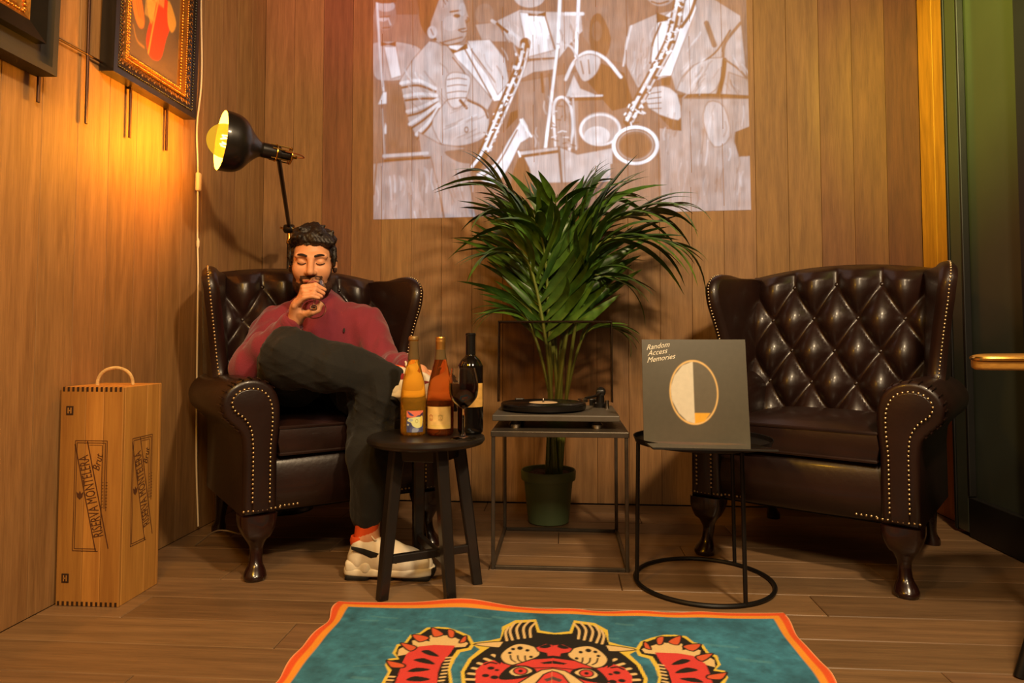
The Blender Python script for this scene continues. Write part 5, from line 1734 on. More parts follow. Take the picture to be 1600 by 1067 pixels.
s_ = print_grid('inner_reflection', c, lambda u, v: (-SQ / 2 + SQ * u, -SQ * v, 0.0008), M_SLEEVEIN, fl2)
s_.matrix_local = Matrix.Rotation(radians(-5.5), 4, 'X')

# ================================================================== rug with a tiger
RCX, RY0_, RY1_ = -0.024, 1.885, 0.945
RX_L, RX_R = -0.617, 0.575
RC = Canvas(480, 372, (RX_L - RCX) * 100, 0.0, (RX_R - RCX) * 100, 94.0, (50, 116, 144))
RC.cloud(0.16, 30).cloud(0.14, 9).cloud(0.08, 3)
TEAL_L = (104, 166, 172)
for k in range(70):
    x, y_ = rng.uniform(-55, 55), rng.uniform(5, 90)
    a = rng.uniform(-0.5, 0.5); L_ = rng.uniform(2, 7)
    RC.line([(x, y_), (x + L_ * 0.5, y_ + a * 2), (x + L_, y_ + a * 3)], rng.uniform(0.4, 1.3), TEAL_L, 0.22, smooth=3)
YEL, BLK, CRM, RED, ORG = (226, 198, 74), (24, 20, 18), (226, 196, 138), (214, 64, 60), (214, 92, 52)


def both(fn):
    for s in (1, -1):
        fn(lambda pts: [(s * p[0], p[1]) for p in pts], s)


def arm_(m, s):
    RC.poly(m([(-36.8, 62), (-36.2, 42.8), (-36.1, 37.8), (-37.6, 34.8), (-37.6, 32.0), (-35.7, 31.4), (-37.3, 29.2), (-37.4, 24.7), (-35.8, 23.3), (-35.4, 19.2), (-33.4, 18.2), (-32.2, 14.9), (-29.6, 14.3), (-26.9, 14.5), (-23.6, 16.4), (-20.7, 18.7), (-18.9, 23.3), (-19.4, 26.2), (-21.7, 27.5), (-22.4, 31.4), (-22.6, 35.9), (-21.2, 41.7), (-21.5, 62)]), YEL)
    RC.poly(m([(-36.0, 62), (-35.5, 42.8), (-35.4, 37.3), (-37.1, 34.8), (-37.2, 32.7), (-35.0, 32.1), (-36.6, 29.1), (-36.7, 25.6), (-35.2, 24.0), (-34.7, 20.0), (-33.0, 19.1), (-31.5, 15.8), (-29.4, 15.1), (-26.7, 15.5), (-23.7, 17.5), (-21.3, 19.5), (-19.8, 23.2), (-20.2, 25.2), (-22.6, 26.4), (-23.4, 31.0), (-23.2, 35.9), (-21.9, 41.7), (-22.2, 62)]), BLK)
    RC.poly(m([(-35.8, 30.5), (-36.3, 27.1), (-35.3, 25.5), (-34.2, 27.5), (-33.3, 25.4), (-34.2, 22.4), (-32.7, 21.4), (-29.9, 22.6), (-30.5, 19.4), (-29.1, 18.2), (-26.8, 19.1), (-25.7, 18.5), (-23.4, 20.7), (-21.7, 21.4), (-20.5, 22.9), (-21.0, 24.7), (-23.2, 25.1), (-25.1, 24.8), (-31.5, 25.3), (-33.7, 29.4)]), CRM)
    RC.poly(m([(-33.6, 62), (-33.3, 42.6), (-34.0, 32.2), (-33.9, 28.9), (-31.9, 25.3), (-28.4, 24.2), (-23.4, 24.2), (-24.0, 28.6), (-25.2, 33.4), (-25.1, 37.8), (-24.5, 41.9), (-24.6, 62)]), RED)
    for c in ([(-36.8, 23.9), (-34.5, 24.3), (-32.3, 25.8), (-33.6, 27.9)], [(-35.0, 19.2), (-32.2, 19.3), (-30.3, 20.8), (-32.4, 23.0)], [(-31.0, 14.8), (-28.7, 16.3), (-27.2, 18.6), (-29.5, 19.9)],
              [(-26.7, 15.6), (-24.8, 16.5), (-24.5, 20.0), (-25.8, 19.6)], [(-22.7, 22.8), (-22.4, 19.9), (-21.5, 18.7), (-21.2, 21.9)], [(-37.8, 32.7), (-36.9, 32.9), (-33.4, 34.2), (-33.1, 35.8), (-35.7, 36.0), (-37.0, 34.5)]):
        RC.poly(m(c), ORG, smooth=3).line(m(c), 0.45, BLK, closed=True, smooth=3)
    for c in ([(-30.9, 27.7), (-29.0, 27.1), (-26.2, 30.0), (-28.8, 29.5)], [(-31.8, 32.1), (-29.3, 31.1), (-26.4, 33.7), (-28.9, 33.5)], [(-31.9, 37.5), (-30.2, 35.6), (-27.0, 36.2), (-29.3, 37.4)], [(-31.4, 41.2), (-29.7, 39.4), (-26.2, 40.4), (-28.4, 41.6)], [(-31.4, 47), (-29.7, 45), (-26.2, 46), (-28.4, 47)], [(-31.4, 53), (-29.7, 51), (-26.2, 52), (-28.4, 53)]):
        RC.poly(m(c), BLK, smooth=3)
    for k in range(14):
        y_ = 30.5 + k * 1.5
        RC.line(m([(-24.4 + 0.2 * (y_ > 36), y_), (-23.3, y_ - 0.3)]), 0.65, CRM)
        if k > 4: RC.line(m([(-35.3, y_ + 2), (-34.2, y_ + 2)]), 0.65, CRM)


both(arm_)


def face1(m, s):
    RC.poly(m([(0, 64), (-15, 62), (-18.5, 50), (-19.3, 41.5), (-20.2, 36.8), (-19.4, 30.6), (-17.4, 25.7), (-19.0, 23.9), (-20.2, 22.6), (-15.7, 21.0), (-13.1, 19.4), (-13.2, 12.8), (-10.2, 8.7), (-4.9, 7.6), (-3.7, 14.3), (0.3, 15.6)]), YEL)


def face2(m, s):
    RC.poly(m([(0, 63), (-14.4, 61), (-17.8, 50), (-18.5, 41.4), (-19.4, 36.8), (-18.5, 30.9), (-16.4, 26.6), (-13.0, 20.8), (-12.4, 14.3), (-9.6, 10.3), (-5.3, 9.2), (-4.3, 15.5), (0.3, 16.6)]), BLK)
    for k in range(13):
        a = -0.75 + k * 0.155
        cx, cy, r0, r1 = -2.0, 39.5, 13.8, 16.4
        RC.line(m([(cx - r0 * cos(a), cy + r0 * sin(a)), (cx - r1 * cos(a), cy + r1 * sin(a))]), 0.95, CRM)
    RC.poly(m([(-15.0, 48), (-16.6, 40), (-17.0, 35.7), (-15.6, 32.2), (-13.0, 30.5), (-11.0, 32.5), (-7.8, 30.1), (0.3, 29.0), (0.4, 60.0), (-9.5, 58)]), RED)
    RC.poly(m([(-19.2, 23.3), (-15.6, 21.8), (-11.6, 21.3), (-11.1, 23.5), (-13.5, 24.5)]), CRM, smooth=3).line(m([(-19.2, 23.3), (-15.6, 21.8), (-11.6, 21.3), (-11.1, 23.5), (-13.5, 24.5)]), 0.4, BLK, smooth=3, closed=True)
    RC.poly(m([(-13.4, 26.4), (-12.1, 20.7), (-8.5, 19.0), (-4.6, 15.9), (0.3, 16.3), (0.3, 23.4), (-4.3, 22.8), (-8.4, 22.1), (-12.0, 27.2), (-11.9, 32.7), (-13.3, 31.1)]), BLK)
    RC.poly(m([(-12.3, 28.2), (-10.5, 23.8), (-7.9, 22.0), (-4.2, 23.8), (-3.2, 27.5), (-5.7, 30.5), (-8.5, 32.8), (-11.1, 31.8)]), CRM, smooth=4).line(m([(-12.3, 28.2), (-10.5, 23.8), (-7.9, 22.0), (-4.2, 23.8), (-3.2, 27.5), (-5.7, 30.5), (-8.5, 32.8), (-11.1, 31.8)]), 0.45, BLK, smooth=4, closed=True)
    for x, y_, r in ((-9.6, 25.0, 0.5), (-8.0, 24.4, 0.7), (-10.2, 27.0, 0.45), (-6.2, 25.4, 0.5), (-5.2, 28.6, 0.45)):
        RC.ell(s * x, y_, r, r * 1.3, BLK)
    for k in range(3):
        RC.line(m([(-10.0 + k * 1.7, 28.2), (-9.6 + k * 1.6, 30.2), (-8.6 + k * 1.5, 31.4)]), 0.4, BLK, smooth=3)
    for c in ([(-11.4, 20.7), (-12.1, 16.1), (-11.6, 12.9)], [(-10.1, 20.2), (-11.1, 14.9), (-10.3, 10.3)], [(-8.7, 19.4), (-9.5, 13.7), (-8.4, 8.9)], [(-7.2, 18.9), (-7.8, 13.1), (-6.5, 8.6)], [(-5.8, 18.4), (-6.1, 13.4), (-4.9, 9.6)]):
        RC.line(m(c), 0.62, CRM, smooth=4)
    RC.poly(m([(-8.5, 32.7), (-4.8, 29.9), (0.3, 28.8), (0.3, 33.0), (-4.3, 33.6)]), RED).line(m([(-9.5, 33.2), (-4.8, 29.7), (0.3, 28.6)]), 0.4, BLK).line(m([(-8.5, 33.4), (-4.3, 33.8), (0.3, 33.3)]), 0.4, BLK)
    RC.poly(m([(-3.1, 31.2), (0.3, 30.0), (0.3, 31.5), (-2.2, 31.8)]), BLK)
    RC.poly(m([(-4.4, 23.8), (-2.1, 21.6), (0.3, 22.2), (0.3, 27.8), (-1.5, 28.1), (-1.8, 26.5), (-3.7, 25.7)]), RED, smooth=0).line(m([(0.3, 22.2), (-2.1, 21.6), (-4.4, 23.8), (-3.7, 25.7), (-1.8, 26.5), (-1.5, 28.1), (0.3, 27.8)]), 0.4, BLK)
    RC.poly(m([(-3.6, 23.5), (-1.6, 21.8), (-0.7, 22.9), (-2.0, 24.0)]), BLK, smooth=3)
    RC.poly(m([(-11.6, 37.6), (-10.1, 34.0), (-8.5, 33.0), (-5.6, 33.0), (-3.6, 35.4), (-6.0, 38.2), (-9.4, 39.4), (-11.4, 39.4)]), BLK, smooth=3)
    RC.poly(m([(-9.6, 36.0), (-8.4, 33.9), (-6.4, 33.5), (-4.6, 35.2), (-6.2, 36.9), (-8.2, 37.6)]), CRM, smooth=3)
    RC.ell(s * -7.2, 35.4, 1.5, 1.6, RED).ell(s * -7.2, 35.4, 1.5, 1.6, BLK, ring=0.35).ell(s * -7.2, 35.4, 0.5, 0.6, BLK)
    RC.poly(m([(-9.5, 50), (-7.2, 40.6), (-4.5, 36.8), (-2.6, 34.6), (0.3, 33.7), (0.4, 56.0)]), CRM).line(m([(-9.5, 50), (-7.2, 40.6), (-4.5, 36.8), (-2.6, 34.6), (0.3, 33.7)]), 0.4, BLK)
    RC.poly(m([(-5.0, 50), (-3.6, 40.3), (-2.1, 36.6), (-0.9, 35.4), (0.3, 34.9), (0.4, 50.0)]), RED).line(m([(-5, 50), (-3.6, 40.3), (-2.1, 36.6), (-0.9, 35.4), (0.3, 34.9)]), 0.4, BLK)
    RC.poly(m([(-2.0, 38.6), (0.3, 37.2), (0.3, 38.6), (-1.4, 39.6)]), (84, 72, 70), smooth=0)
    for x, y_, r in ((-13.8, 34.6, 0.8), (-14.6, 38.0, 0.8), (-12.6, 38.6, 0.9), (-12.4, 35.4, 0.5)):
        RC.ell(s * x, y_, r, r * 0.9, BLK)
    RC.line(m([(-15.4, 33.0), (-14.2, 32.0), (-12.8, 32.4)]), 0.6, BLK, smooth=3)
    RC.poly(m([(-9, 54), (-4, 52), (0.3, 53), (0.3, 60), (-6, 60)]), BLK).poly(m([(-7, 55), (-6.4, 59), (-5.4, 55)]), CRM).poly(m([(-3, 54), (-2.2, 59), (-1.2, 54)]), CRM)


both(face1); both(face2)
w2 = (RX_R - RX_L) * 50
cxr = ((RX_L + RX_R) / 2 - RCX) * 100
for (x0, y0, x1, y1) in ((cxr - w2, 0, cxr - w2, 94), (cxr + w2, 0, cxr + w2, 94), (cxr - w2, 0, cxr + w2, 0), (cxr - w2, 94, cxr + w2, 94)):
    RC.line([(x0, y0), (x1, y1)], 7.2, (232, 150, 44))
for (x0, y0, x1, y1) in ((cxr - w2, 0, cxr - w2, 94), (cxr + w2, 0, cxr + w2, 94), (cxr - w2, 0, cxr + w2, 0), (cxr - w2, 94, cxr + w2, 94)):
    RC.line([(x0, y0), (x1, y1)], 3.8, (222, 84, 32))
    RC.line([(x0, y0), (x1, y1)], 0.7, (236, 170, 120))


def rug_pt(u, v):
    x = RX_L + (RX_R - RX_L) * u
    y_ = RY0_ + (RY1_ - RY0_) * v
    eb = math.exp(-(v * 0.94) / 0.045)
    z = 0.006 + eb * (0.016 * math.exp(-((x + 0.27) / 0.10) ** 2) + 0.005 * math.exp(-((x - 0.02) / 0.05) ** 2) + 0.006 * math.exp(-((x - 0.20) / 0.06) ** 2) + 0.004 * math.exp(-((x - 0.36) / 0.05) ** 2))
    el = math.exp(-u * 1.19 / 0.03); er = math.exp(-(1 - u) * 1.19 / 0.04)
    z += (el + er) * 0.005 * (0.5 + 0.5 * sin(v * 40))
    y_ += 0.012 * eb * sin(u * 7.5)
    x += 0.006 * (er - el) * sin(v * 22 + 1) - 0.004 * el * sin(v * 35)
    return (x, y_, z)


M_RUG = print_mat('tufted_wool', 0.95, 'print', bump=0.5, bscale=420)
rug = thing('tiger_rug', 'teal rug with orange border and red tiger face lying in front of the tables', 'rug', (0, 0, 0))
print_grid('pile', RC, rug_pt, M_RUG, rug)
sk_ = MB()
edge_pts = [rug_pt(u, 0) for u in np.linspace(0, 1, 120)] + [rug_pt(1, v) for v in np.linspace(0, 1, 80)][1:] + [rug_pt(u, 1) for u in np.linspace(1, 0, 60)][1:] + [rug_pt(0, v) for v in np.linspace(1, 0, 80)][1:]
sk_.grid([edge_pts, [(p[0], p[1], max(0.0005, p[2] - 0.008)) for p in edge_pts]])
sk_.build('rug_edge', mat('rug_backing', rgb(226, 150, 104), 0.95, var=0.1), rug, angle=180)

# ================================================================== the seated man
M_SKIN = mat('warm_skin', rgb(214, 152, 112), 0.5, bump=0.08, bscale=300, var=0.08, vscale=25)
M_SKIN.node_tree.nodes['Principled BSDF'].inputs['Subsurface Weight'].default_value = 0.10
M_SKIN.node_tree.nodes['Principled BSDF'].inputs['Subsurface Radius'].default_value = (0.012, 0.004, 0.002)
M_HAIR = mat('dark_brown_hair', rgb(30, 20, 15), 0.5, bump=0.6, bscale=160, var=0.35, vscale=60, stretch=(1, 1, 0.35))
M_BEARD = mat('dark_beard', rgb(78, 50, 36), 0.75, bump=0.7, bscale=420, var=0.4, vscale=220)
M_SWEAT = mat('burgundy_sweater', rgb(124, 36, 53), 0.85, bump=0.35, bscale=260, var=0.10, vscale=14, sheen=0.25)
M_TROUS = mat('charcoal_trousers', rgb(20, 19, 17), 0.85, bump=0.25, bscale=220, var=0.15, vscale=12, sheen=0.08)
M_LIP = mat('lips', rgb(170, 84, 70), 0.45, var=0.08)
M_BROW = mat('eyebrow_hair', rgb(34, 22, 16), 0.7, bump=0.5, bscale=300, var=0.2)
PO = Vector((-0.885, 2.45, 0))
man = thing('person', 'seated man in burgundy sweater and dark trousers sipping from a wine glass', 'person', PO)

# --- key joints (room coordinates)
HEAD = Vector((-0.912, 2.425, 1.008))
PEL_L, PEL_R = np.array((-0.995, 2.455, 0.575)), np.array((-0.830, 2.500, 0.575))
KN_L, AN_L = np.array((-0.865, 2.105, 0.680)), np.array((-0.565, 2.215, 0.602))
KN_R, AN_R = np.array((-0.620, 2.225, 0.535)), np.array((-0.612, 2.118, 0.110))
SH_L, EL_L, WR_L = np.array((-1.080, 2.490, 0.778)), np.array((-1.085, 2.280, 0.632)), np.array((-0.893, 2.226, 0.800))
SH_R, EL_R, WR_R = np.array((-0.752, 2.545, 0.782)), np.array((-0.622, 2.420, 0.622)), np.array((-0.525, 2.290, 0.632))

# glass he holds: rim at the mouth, foot towards the camera and down
G_RIM = Vector((-0.852, 2.300, 0.925)); G_FOOT = Vector((-0.815, 2.180, 0.832))
GA = (G_FOOT - G_RIM).normalized()
GL = (G_FOOT - G_RIM).length


def torso(s, g):
    """g grows the surface for clothing."""
    s.ell((-0.915, 2.50, 0.585), (0.150 + g, 0.120 + g, 0.105 + g), 0.05)
    s.cone((-0.915, 2.515, 0.62), (-0.925, 2.535, 0.74), 0.118 + g, 0.128 + g, 0.06)
    s.ell((-0.985, 2.510, 0.735), (0.092 + g, 0.092 + g, 0.085 + g), 0.05)
    s.ell((-0.850, 2.535, 0.735), (0.092 + g, 0.092 + g, 0.085 + g), 0.05)
    s.cone(SH_L + (0.02, 0.01, 0.002), SH_R + (-0.02, 0.0, 0.002), 0.060 + g, 0.060 + g, 0.05)
    s.cone((-1.01, 2.515, 0.812), (-0.925, 2.52, 0.858), 0.040 + g, 0.052 + g, 0.045)
    s.cone((-0.83, 2.535, 0.812), (-0.925, 2.52, 0.858), 0.040 + g, 0.052 + g, 0.045)


B = SDF()
torso(B, -0.006)
for sh, el, wr in ((SH_L, EL_L, WR_L), (SH_R, EL_R, WR_R)):
    B.chain([sh, el], [0.052, 0.038], 0.03).chain([el, el * 0.65 + wr * 0.35, wr], [0.038, 0.039, 0.026], 0.02)
B.chain([PEL_L, KN_L], [0.078, 0.054], 0.04).chain([KN_L, KN_L * 0.65 + AN_L * 0.35, AN_L], [0.050, 0.052, 0.033], 0.03)
B.chain([PEL_R, KN_R], [0.078, 0.054], 0.04).chain([KN_R, KN_R * 0.65 + AN_R * 0.35, AN_R], [0.050, 0.052, 0.035], 0.03)
# head, built about its own centre, then turned towards the camera and bowed a little
n0 = len(B.p)
B.ell((0, 0.016, 0.036), (0.0745, 0.094, 0.084), 0.02)
B.ell((0, -0.022, -0.030), (0.062, 0.066, 0.078), 0.03)
B.cone((-0.036, -0.012, -0.078), (0.036, -0.012, -0.078), 0.030, 0.030, 0.03)
B.cone((-0.014, -0.060, -0.098), (0.014, -0.060, -0.098), 0.021, 0.021, 0.025)
B.ell((-0.038, -0.052, -0.022), (0.026, 0.026, 0.026), 0.025).ell((0.038, -0.052, -0.022), (0.026, 0.026, 0.026), 0.025)
B.cone((-0.046, -0.070, 0.030), (-0.012, -0.080, 0.026), 0.011, 0.012, 0.015).cone((0.046, -0.070, 0.030), (0.012, -0.080, 0.026), 0.011, 0.012, 0.015)
B.ell((-0.031, -0.086, 0.010), (0.019, 0.014, 0.012), 0.012, 'sub').ell((0.031, -0.086, 0.010), (0.019, 0.014, 0.012), 0.012, 'sub')
B.ell((-0.031, -0.068, 0.009), (0.0155, 0.0145, 0.0125), 0.006).ell((0.031, -0.068, 0.009), (0.0155, 0.0145, 0.0125), 0.006)
B.cone((0, -0.082, 0.020), (0, -0.107, -0.026), 0.0085, 0.0125, 0.010)
B.ell((-0.0125, -0.094, -0.029), (0.009, 0.010, 0.008), 0.006).ell((0.0125, -0.094, -0.029), (0.009, 0.010, 0.008), 0.006)
B.cone((-0.020, -0.080, -0.056), (0.020, -0.080, -0.056), 0.0085, 0.0085, 0.010)
for s in (-1, 1):
    B.ell((s * 0.078, 0.012, -0.002), (0.009, 0.019, 0.031), 0.006).ell((s * 0.083, 0.006, -0.002), (0.005, 0.009, 0.016), 0.004, 'sub')
B.cone((0, 0.030, -0.075), (0, 0.055, -0.170), 0.054, 0.060, 0.03)
HM = Matrix.Translation(HEAD) @ Matrix.Rotation(radians(16), 4, 'Z') @ Matrix.Rotation(radians(8), 4, 'X')
B.xform(HM, n0)


# right hand (picture left) wrapped round the glass
gu = Vector((-1, -0.12, 0)); gu = (gu - GA * gu.dot(GA)).normalized()       # towards picture left
gw = GA.cross(gu).normalized()
if gw.y > 0: gw = -gw                                                         # towards the camera
GC = G_RIM + GA * (GL * 0.68)


def around(t, rho, ang):
    a = radians(ang)
    return np.array(GC + GA * t + gu * (rho * cos(a)) + gw * (rho * sin(a)))


WR = WR_L.copy()
kn = []
for i, (t, lr, ln) in enumerate(((-0.030, 0.0088, 1.0), (-0.011, 0.0090, 1.0), (0.008, 0.0086, 0.95), (0.025, 0.0076, 0.85))):
    rb = 0.030 if i == 0 else (0.026 if i == 1 else 0.021)
    k0 = around(t, 0.050 + 0.004 * i, -6 + 2 * i)
    k1 = around(t, rb + 0.020, 48)
    k2 = around(t, rb + 0.013, 100 * ln)
    k3 = around(t, rb + 0.010, 150 * ln)
    kn.append(k0)
    B.cone(WR + (k0 - WR) * 0.25, k0, 0.015, lr + 0.002, 0.008)
    B.chain([k0, k1, k2, k3], [lr + 0.0012, lr, lr * 0.93, lr * 0.80], 0.004)
t0 = WR + (np.mean(kn, 0) - WR) * 0.30 + np.array((0.018, -0.004, -0.006))
B.cone(WR, t0, 0.020, 0.014, 0.012)
B.chain([t0, around(0.022, 0.036, -62), around(0.010, 0.030, -100), around(0.000, 0.024, -130)], [0.0135, 0.0115, 0.0100, 0.0085], 0.005)
B.ell(WR * 0.45 + np.mean(kn, 0) * 0.55, (0.024, 0.022, 0.034), 0.014)
# other hand resting on the raised ankle
hd = np.array((0.86, -0.42, -0.25)); hd /= np.linalg.norm(hd)
hs = np.cross(hd, (0, 0, 1)); hs /= np.linalg.norm(hs)
pal = WR_R + hd * 0.05
B.cone(WR_R, pal, 0.024, 0.030, 0.015)
for i, q in enumerate((-0.027, -0.009, 0.009, 0.026)):
    k = pal + hd * 0.030 + hs * q
    L_ = (0.030, 0.034, 0.032, 0.025)[i]
    B.chain([pal + hs * q * 0.6, k, k + hd * L_ + np.array((0, 0, -0.008)), k + hd * L_ * 1.6 + np.array((0, 0, -0.026))], [0.012, 0.0095, 0.0085, 0.0072], 0.005)
B.chain([WR_R + hd * 0.02 + hs * -0.02, pal + hs * -0.044 + hd * 0.01, pal + hs * -0.050 + hd * 0.04], [0.013, 0.0105, 0.008], 0.006)
# feet inside the shoes
B.chain([AN_R, AN_R + (0.03, 0.0, -0.06), AN_R + (0.13, 0.006, -0.075)], [0.034, 0.033, 0.026], 0.02)
B.chain([AN_L, AN_L + (0.04, -0.01, -0.03), AN_L + (0.12, -0.02, -0.055)], [0.032, 0.032, 0.024], 0.02)
BV, BF = B.mesh(0.0042)
sdf_obj('body', (BV, BF), M_SKIN, man, PO)

# --- hair, beard, brows, lids, lips from the head's own surface
HI = np.array(HM.inverted())
HL = BV @ HI[:3, :3].T + HI[:3, 3]
near = (np.abs(HL[:, 0]) < 0.1) & (np.abs(HL[:, 1]) < 0.14) & (np.abs(HL[:, 2]) < 0.15)


def wav(V, a, f):
    return a * (np.sin(V[:, 0] * f + 1.3) * np.sin(V[:, 1] * f * 1.1 + 0.4) * np.sin(V[:, 2] * f * 0.9) + 0.5 * np.sin(V[:, 0] * f * 2.3) * np.sin(V[:, 2] * f * 2.1 + V[:, 1] * f))


hairline = 0.068 + 0.004 * np.sin(HL[:, 0] * 120)
keep = near & (((HL[:, 2] > hairline) & (HL[:, 1] < -0.04)) | ((HL[:, 1] > -0.045) & (HL[:, 2] > 0.030)) | ((HL[:, 1] > -0.040) & (HL[:, 1] < 0.0) & (HL[:, 2] > 0.005) & (np.abs(HL[:, 0]) > 0.060)) | ((HL[:, 1] > 0.03) & (HL[:, 2] > -0.065)))
sdf_obj('hair_cap', (BV, BF), M_HAIR, man, PO, keep, 0.006, lambda V: wav(V, 0.003, 160))
CU = SDF()
rh = random.Random(5)
for i in range(120):
    a = rh.uniform(-pi, pi); e = rh.uniform(0.12, 1.0)
    th = e * pi / 2
    d = np.array((cos(a) * cos(th), sin(a) * cos(th), sin(th)))
    p = np.array((0, 0.016, 0.040)) + d * np.array((0.076, 0.094, 0.084))
    if p[1] < -0.035 and p[2] < 0.070: continue
    if p[2] < 0.035 and p[1] < 0.0: continue
    if p[2] < 0.065 and rh.random() < 0.6: continue
    k = rh.uniform(0.4, 1.1) * (0.45 + 0.6 * (p[2] > 0.085))
    q = p + d * 0.012 * k + np.array((rh.uniform(-0.016, 0.016), rh.uniform(-0.022, 0.004), rh.uniform(-0.006, 0.010)))
    CU.cone(p - d * 0.006, p + d * 0.006 * k, 0.014, 0.013, 0.012).cone(p + d * 0.006 * k, q, 0.012, 0.006, 0.011)
for x in np.linspace(-0.058, 0.058, 9):          # fringe swept across the forehead
    CU.cone((x, -0.062 + 0.3 * abs(x) , 0.100 - 0.2 * abs(x)), (x + 0.014, -0.080 + 0.42 * abs(x), 0.083 - 0.10 * abs(x)), 0.015, 0.007, 0.006)
for s in (-1, 1):
    CU.chain([(s * 0.074, -0.010, 0.055), (s * 0.077, -0.018, 0.025), (s * 0.0755, -0.022, -0.006)], [0.012, 0.009, 0.005], 0.006)
CU.xform(HM)
sdf_obj('hair', CU.mesh(0.0035), M_HAIR, man, PO, None, 0.0, lambda V: wav(V, 0.0016, 300))
jaw = near & (HL[:, 1] < 0.012) & (HL[:, 1] > -0.12) & (HL[:, 2] > -0.135) & (
    ((HL[:, 2] < -0.066 - 0.10 * np.maximum(0, HL[:, 1] + 0.04) + 0.3 * np.maximum(0, np.abs(HL[:, 0]) - 0.040)) & (HL[:, 2] > -0.125))
    | ((np.abs(HL[:, 0]) > 0.052) & (HL[:, 2] < -0.012) & (HL[:, 1] > -0.060))
    | ((HL[:, 2] < -0.037) & (HL[:, 2] > -0.0535) & (np.abs(HL[:, 0]) < 0.036) & (HL[:, 1] < -0.06))
    | ((np.abs(HL[:, 0]) > 0.026) & (np.abs(HL[:, 0]) < 0.040) & (HL[:, 2] < -0.040)))
sdf_obj('beard', (BV, BF), M_BEARD, man, PO, jaw, 0.0014, lambda V: wav(V, 0.0012, 700))
for s in (-1, 1):
    pts = [HM @ Vector(p) for p in ((s * 0.012, -0.0925, 0.0285), (s * 0.028, -0.0885, 0.0345), (s * 0.044, -0.0785, 0.0335), (s * 0.056, -0.064, 0.026))]
    MB().tube([p - PO for p in spline([tuple(p) for p in pts], 5) for p in [Vector(p)]], [0.003] + [0.0044] * 10 + [0.004, 0.0035, 0.003, 0.0025, 0.002], 7, flat=0.7).build('eyebrow', M_BROW, man)
    pts = [HM @ Vector(p) for p in ((s * 0.0175, -0.0800, 0.0045), (s * 0.025, -0.0838, 0.0015), (s * 0.033, -0.0838, 0.0010), (s * 0.041, -0.0795, 0.0025), (s * 0.0465, -0.0735, 0.0050))]
    MB().tube([Vector(p) - PO for p in spline([tuple(p) for p in pts], 4)], 0.0016, 6).build('eyelashes', M_BROW, man)
pts = [HM @ Vector(p) for p in ((-0.021, -0.0845, -0.061), (-0.010, -0.0905, -0.0590), (0, -0.0915, -0.0600), (0.010, -0.0905, -0.0590), (0.021, -0.0845, -0.061))]
MB().tube([Vector(p) - PO for p in spline([tuple(p) for p in pts], 4)], [0.002] + [0.0042] * 15 + [0.002], 8).build('lips', M_LIP, man)

# --- clothes
S = SDF()
torso(S, 0.012)
for sh, el, wr, cut in ((SH_L, EL_L, WR_L, 0.90), (SH_R, EL_R, WR_R, 0.93)):
    end = el + (wr - el) * cut
    S.chain([sh, el], [0.070, 0.058], 0.045).chain([el, el * 0.6 + wr * 0.4, end], [0.058, 0.053, 0.040], 0.03)


def folds(a, seed):
    r = np.random.default_rng(seed)
    ks = r.normal(size=(7, 3)) * np.array((38, 38, 30)); ph = r.uniform(0, 6, 7)
    def f(X, Y, Z):
        d = 0
        for k, p in zip(ks, ph):
            d = d + np.sin(X * k[0] + Y * k[1] + Z * k[2] + p)
        return a * d / 2.6
    return f


sdf_obj('sweater', S.mesh(0.0055, folds(0.0050, 3)), M_SWEAT, man, PO)
def band(c, ax, r, w, n=28, th=0.006, ry=None):
    ax = Vector(ax).normalized()
    M = Matrix.Translation(Vector(c) - PO) @ ax.to_track_quat('Z', 'Y').to_matrix().to_4x4()
    prof = [(r + th * cos(a) * 0.6, w / 2 * sin(a)) for a in np.linspace(0, 2 * pi, 13)]
    return MB().lathe(prof, n, M, caps=False)
band((-0.918, 2.492, 0.876), (0.02, -0.30, 1), 0.064, 0.020).build('collar', M_SWEAT, man)
dL = WR_L - EL_L; dR = WR_R - EL_R
band(EL_L + dL * 0.90, dL, 0.037, 0.034, th=0.008).build('cuff', M_SWEAT, man)
band(EL_R + dR * 0.93, dR, 0.037, 0.034, th=0.008).build('cuff', M_SWEAT, man)
# small embroidered mark on the chest
em = MB().lathe([(0, 0.002), (0.0045, 0.0015), (0.005, 0)], 8).build('embroidered_mark', M_BROW, man)
em.location = Vector((-0.795, 2.432, 0.765)) - PO; em.rotation_euler = (pi / 2 - 0.25, 0, 0.2); em.scale = (0.8, 1.9, 1)

def creases(X, Y, Z):
    """Sharp-edged cloth folds."""
    d = 0
    for kx, ky, kz, p in ((30, -18, 52, 0.4), (-26, 40, 34, 2.0), (48, 22, -20, 4.1)):
        w = np.sin(X * kx + Y * ky + Z * kz + p + 2.6 * np.sin(X * 14 + Z * 17 + p) + 1.2 * np.sin(Y * 21 - X * 9))
        d = d - 0.0026 * (1 - np.abs(w)) ** 3
    return d


T_ = SDF()
T_.ell((-0.915, 2.49, 0.575), (0.165, 0.135, 0.098), 0.04)
T_.chain([PEL_L, PEL_L * 0.5 + KN_L * 0.5 + (0, 0, -0.012), KN_L], [0.098, 0.098, 0.080], 0.05).chain([KN_L, KN_L * 0.55 + AN_L * 0.45, AN_L], [0.074, 0.072, 0.052], 0.045)
T_.chain([PEL_R, KN_R], [0.098, 0.074], 0.05).chain([KN_R, KN_R * 0.6 + AN_R * 0.4, AN_R + (0, 0, 0.07)], [0.070, 0.068, 0.048], 0.04)
TV = T_.mesh(0.0055, lambda X, Y, Z: folds(0.0080, 11)(X, Y, Z) + creases(X, Y, Z))
sdf_obj('trousers', TV, M_TROUS, man, PO)

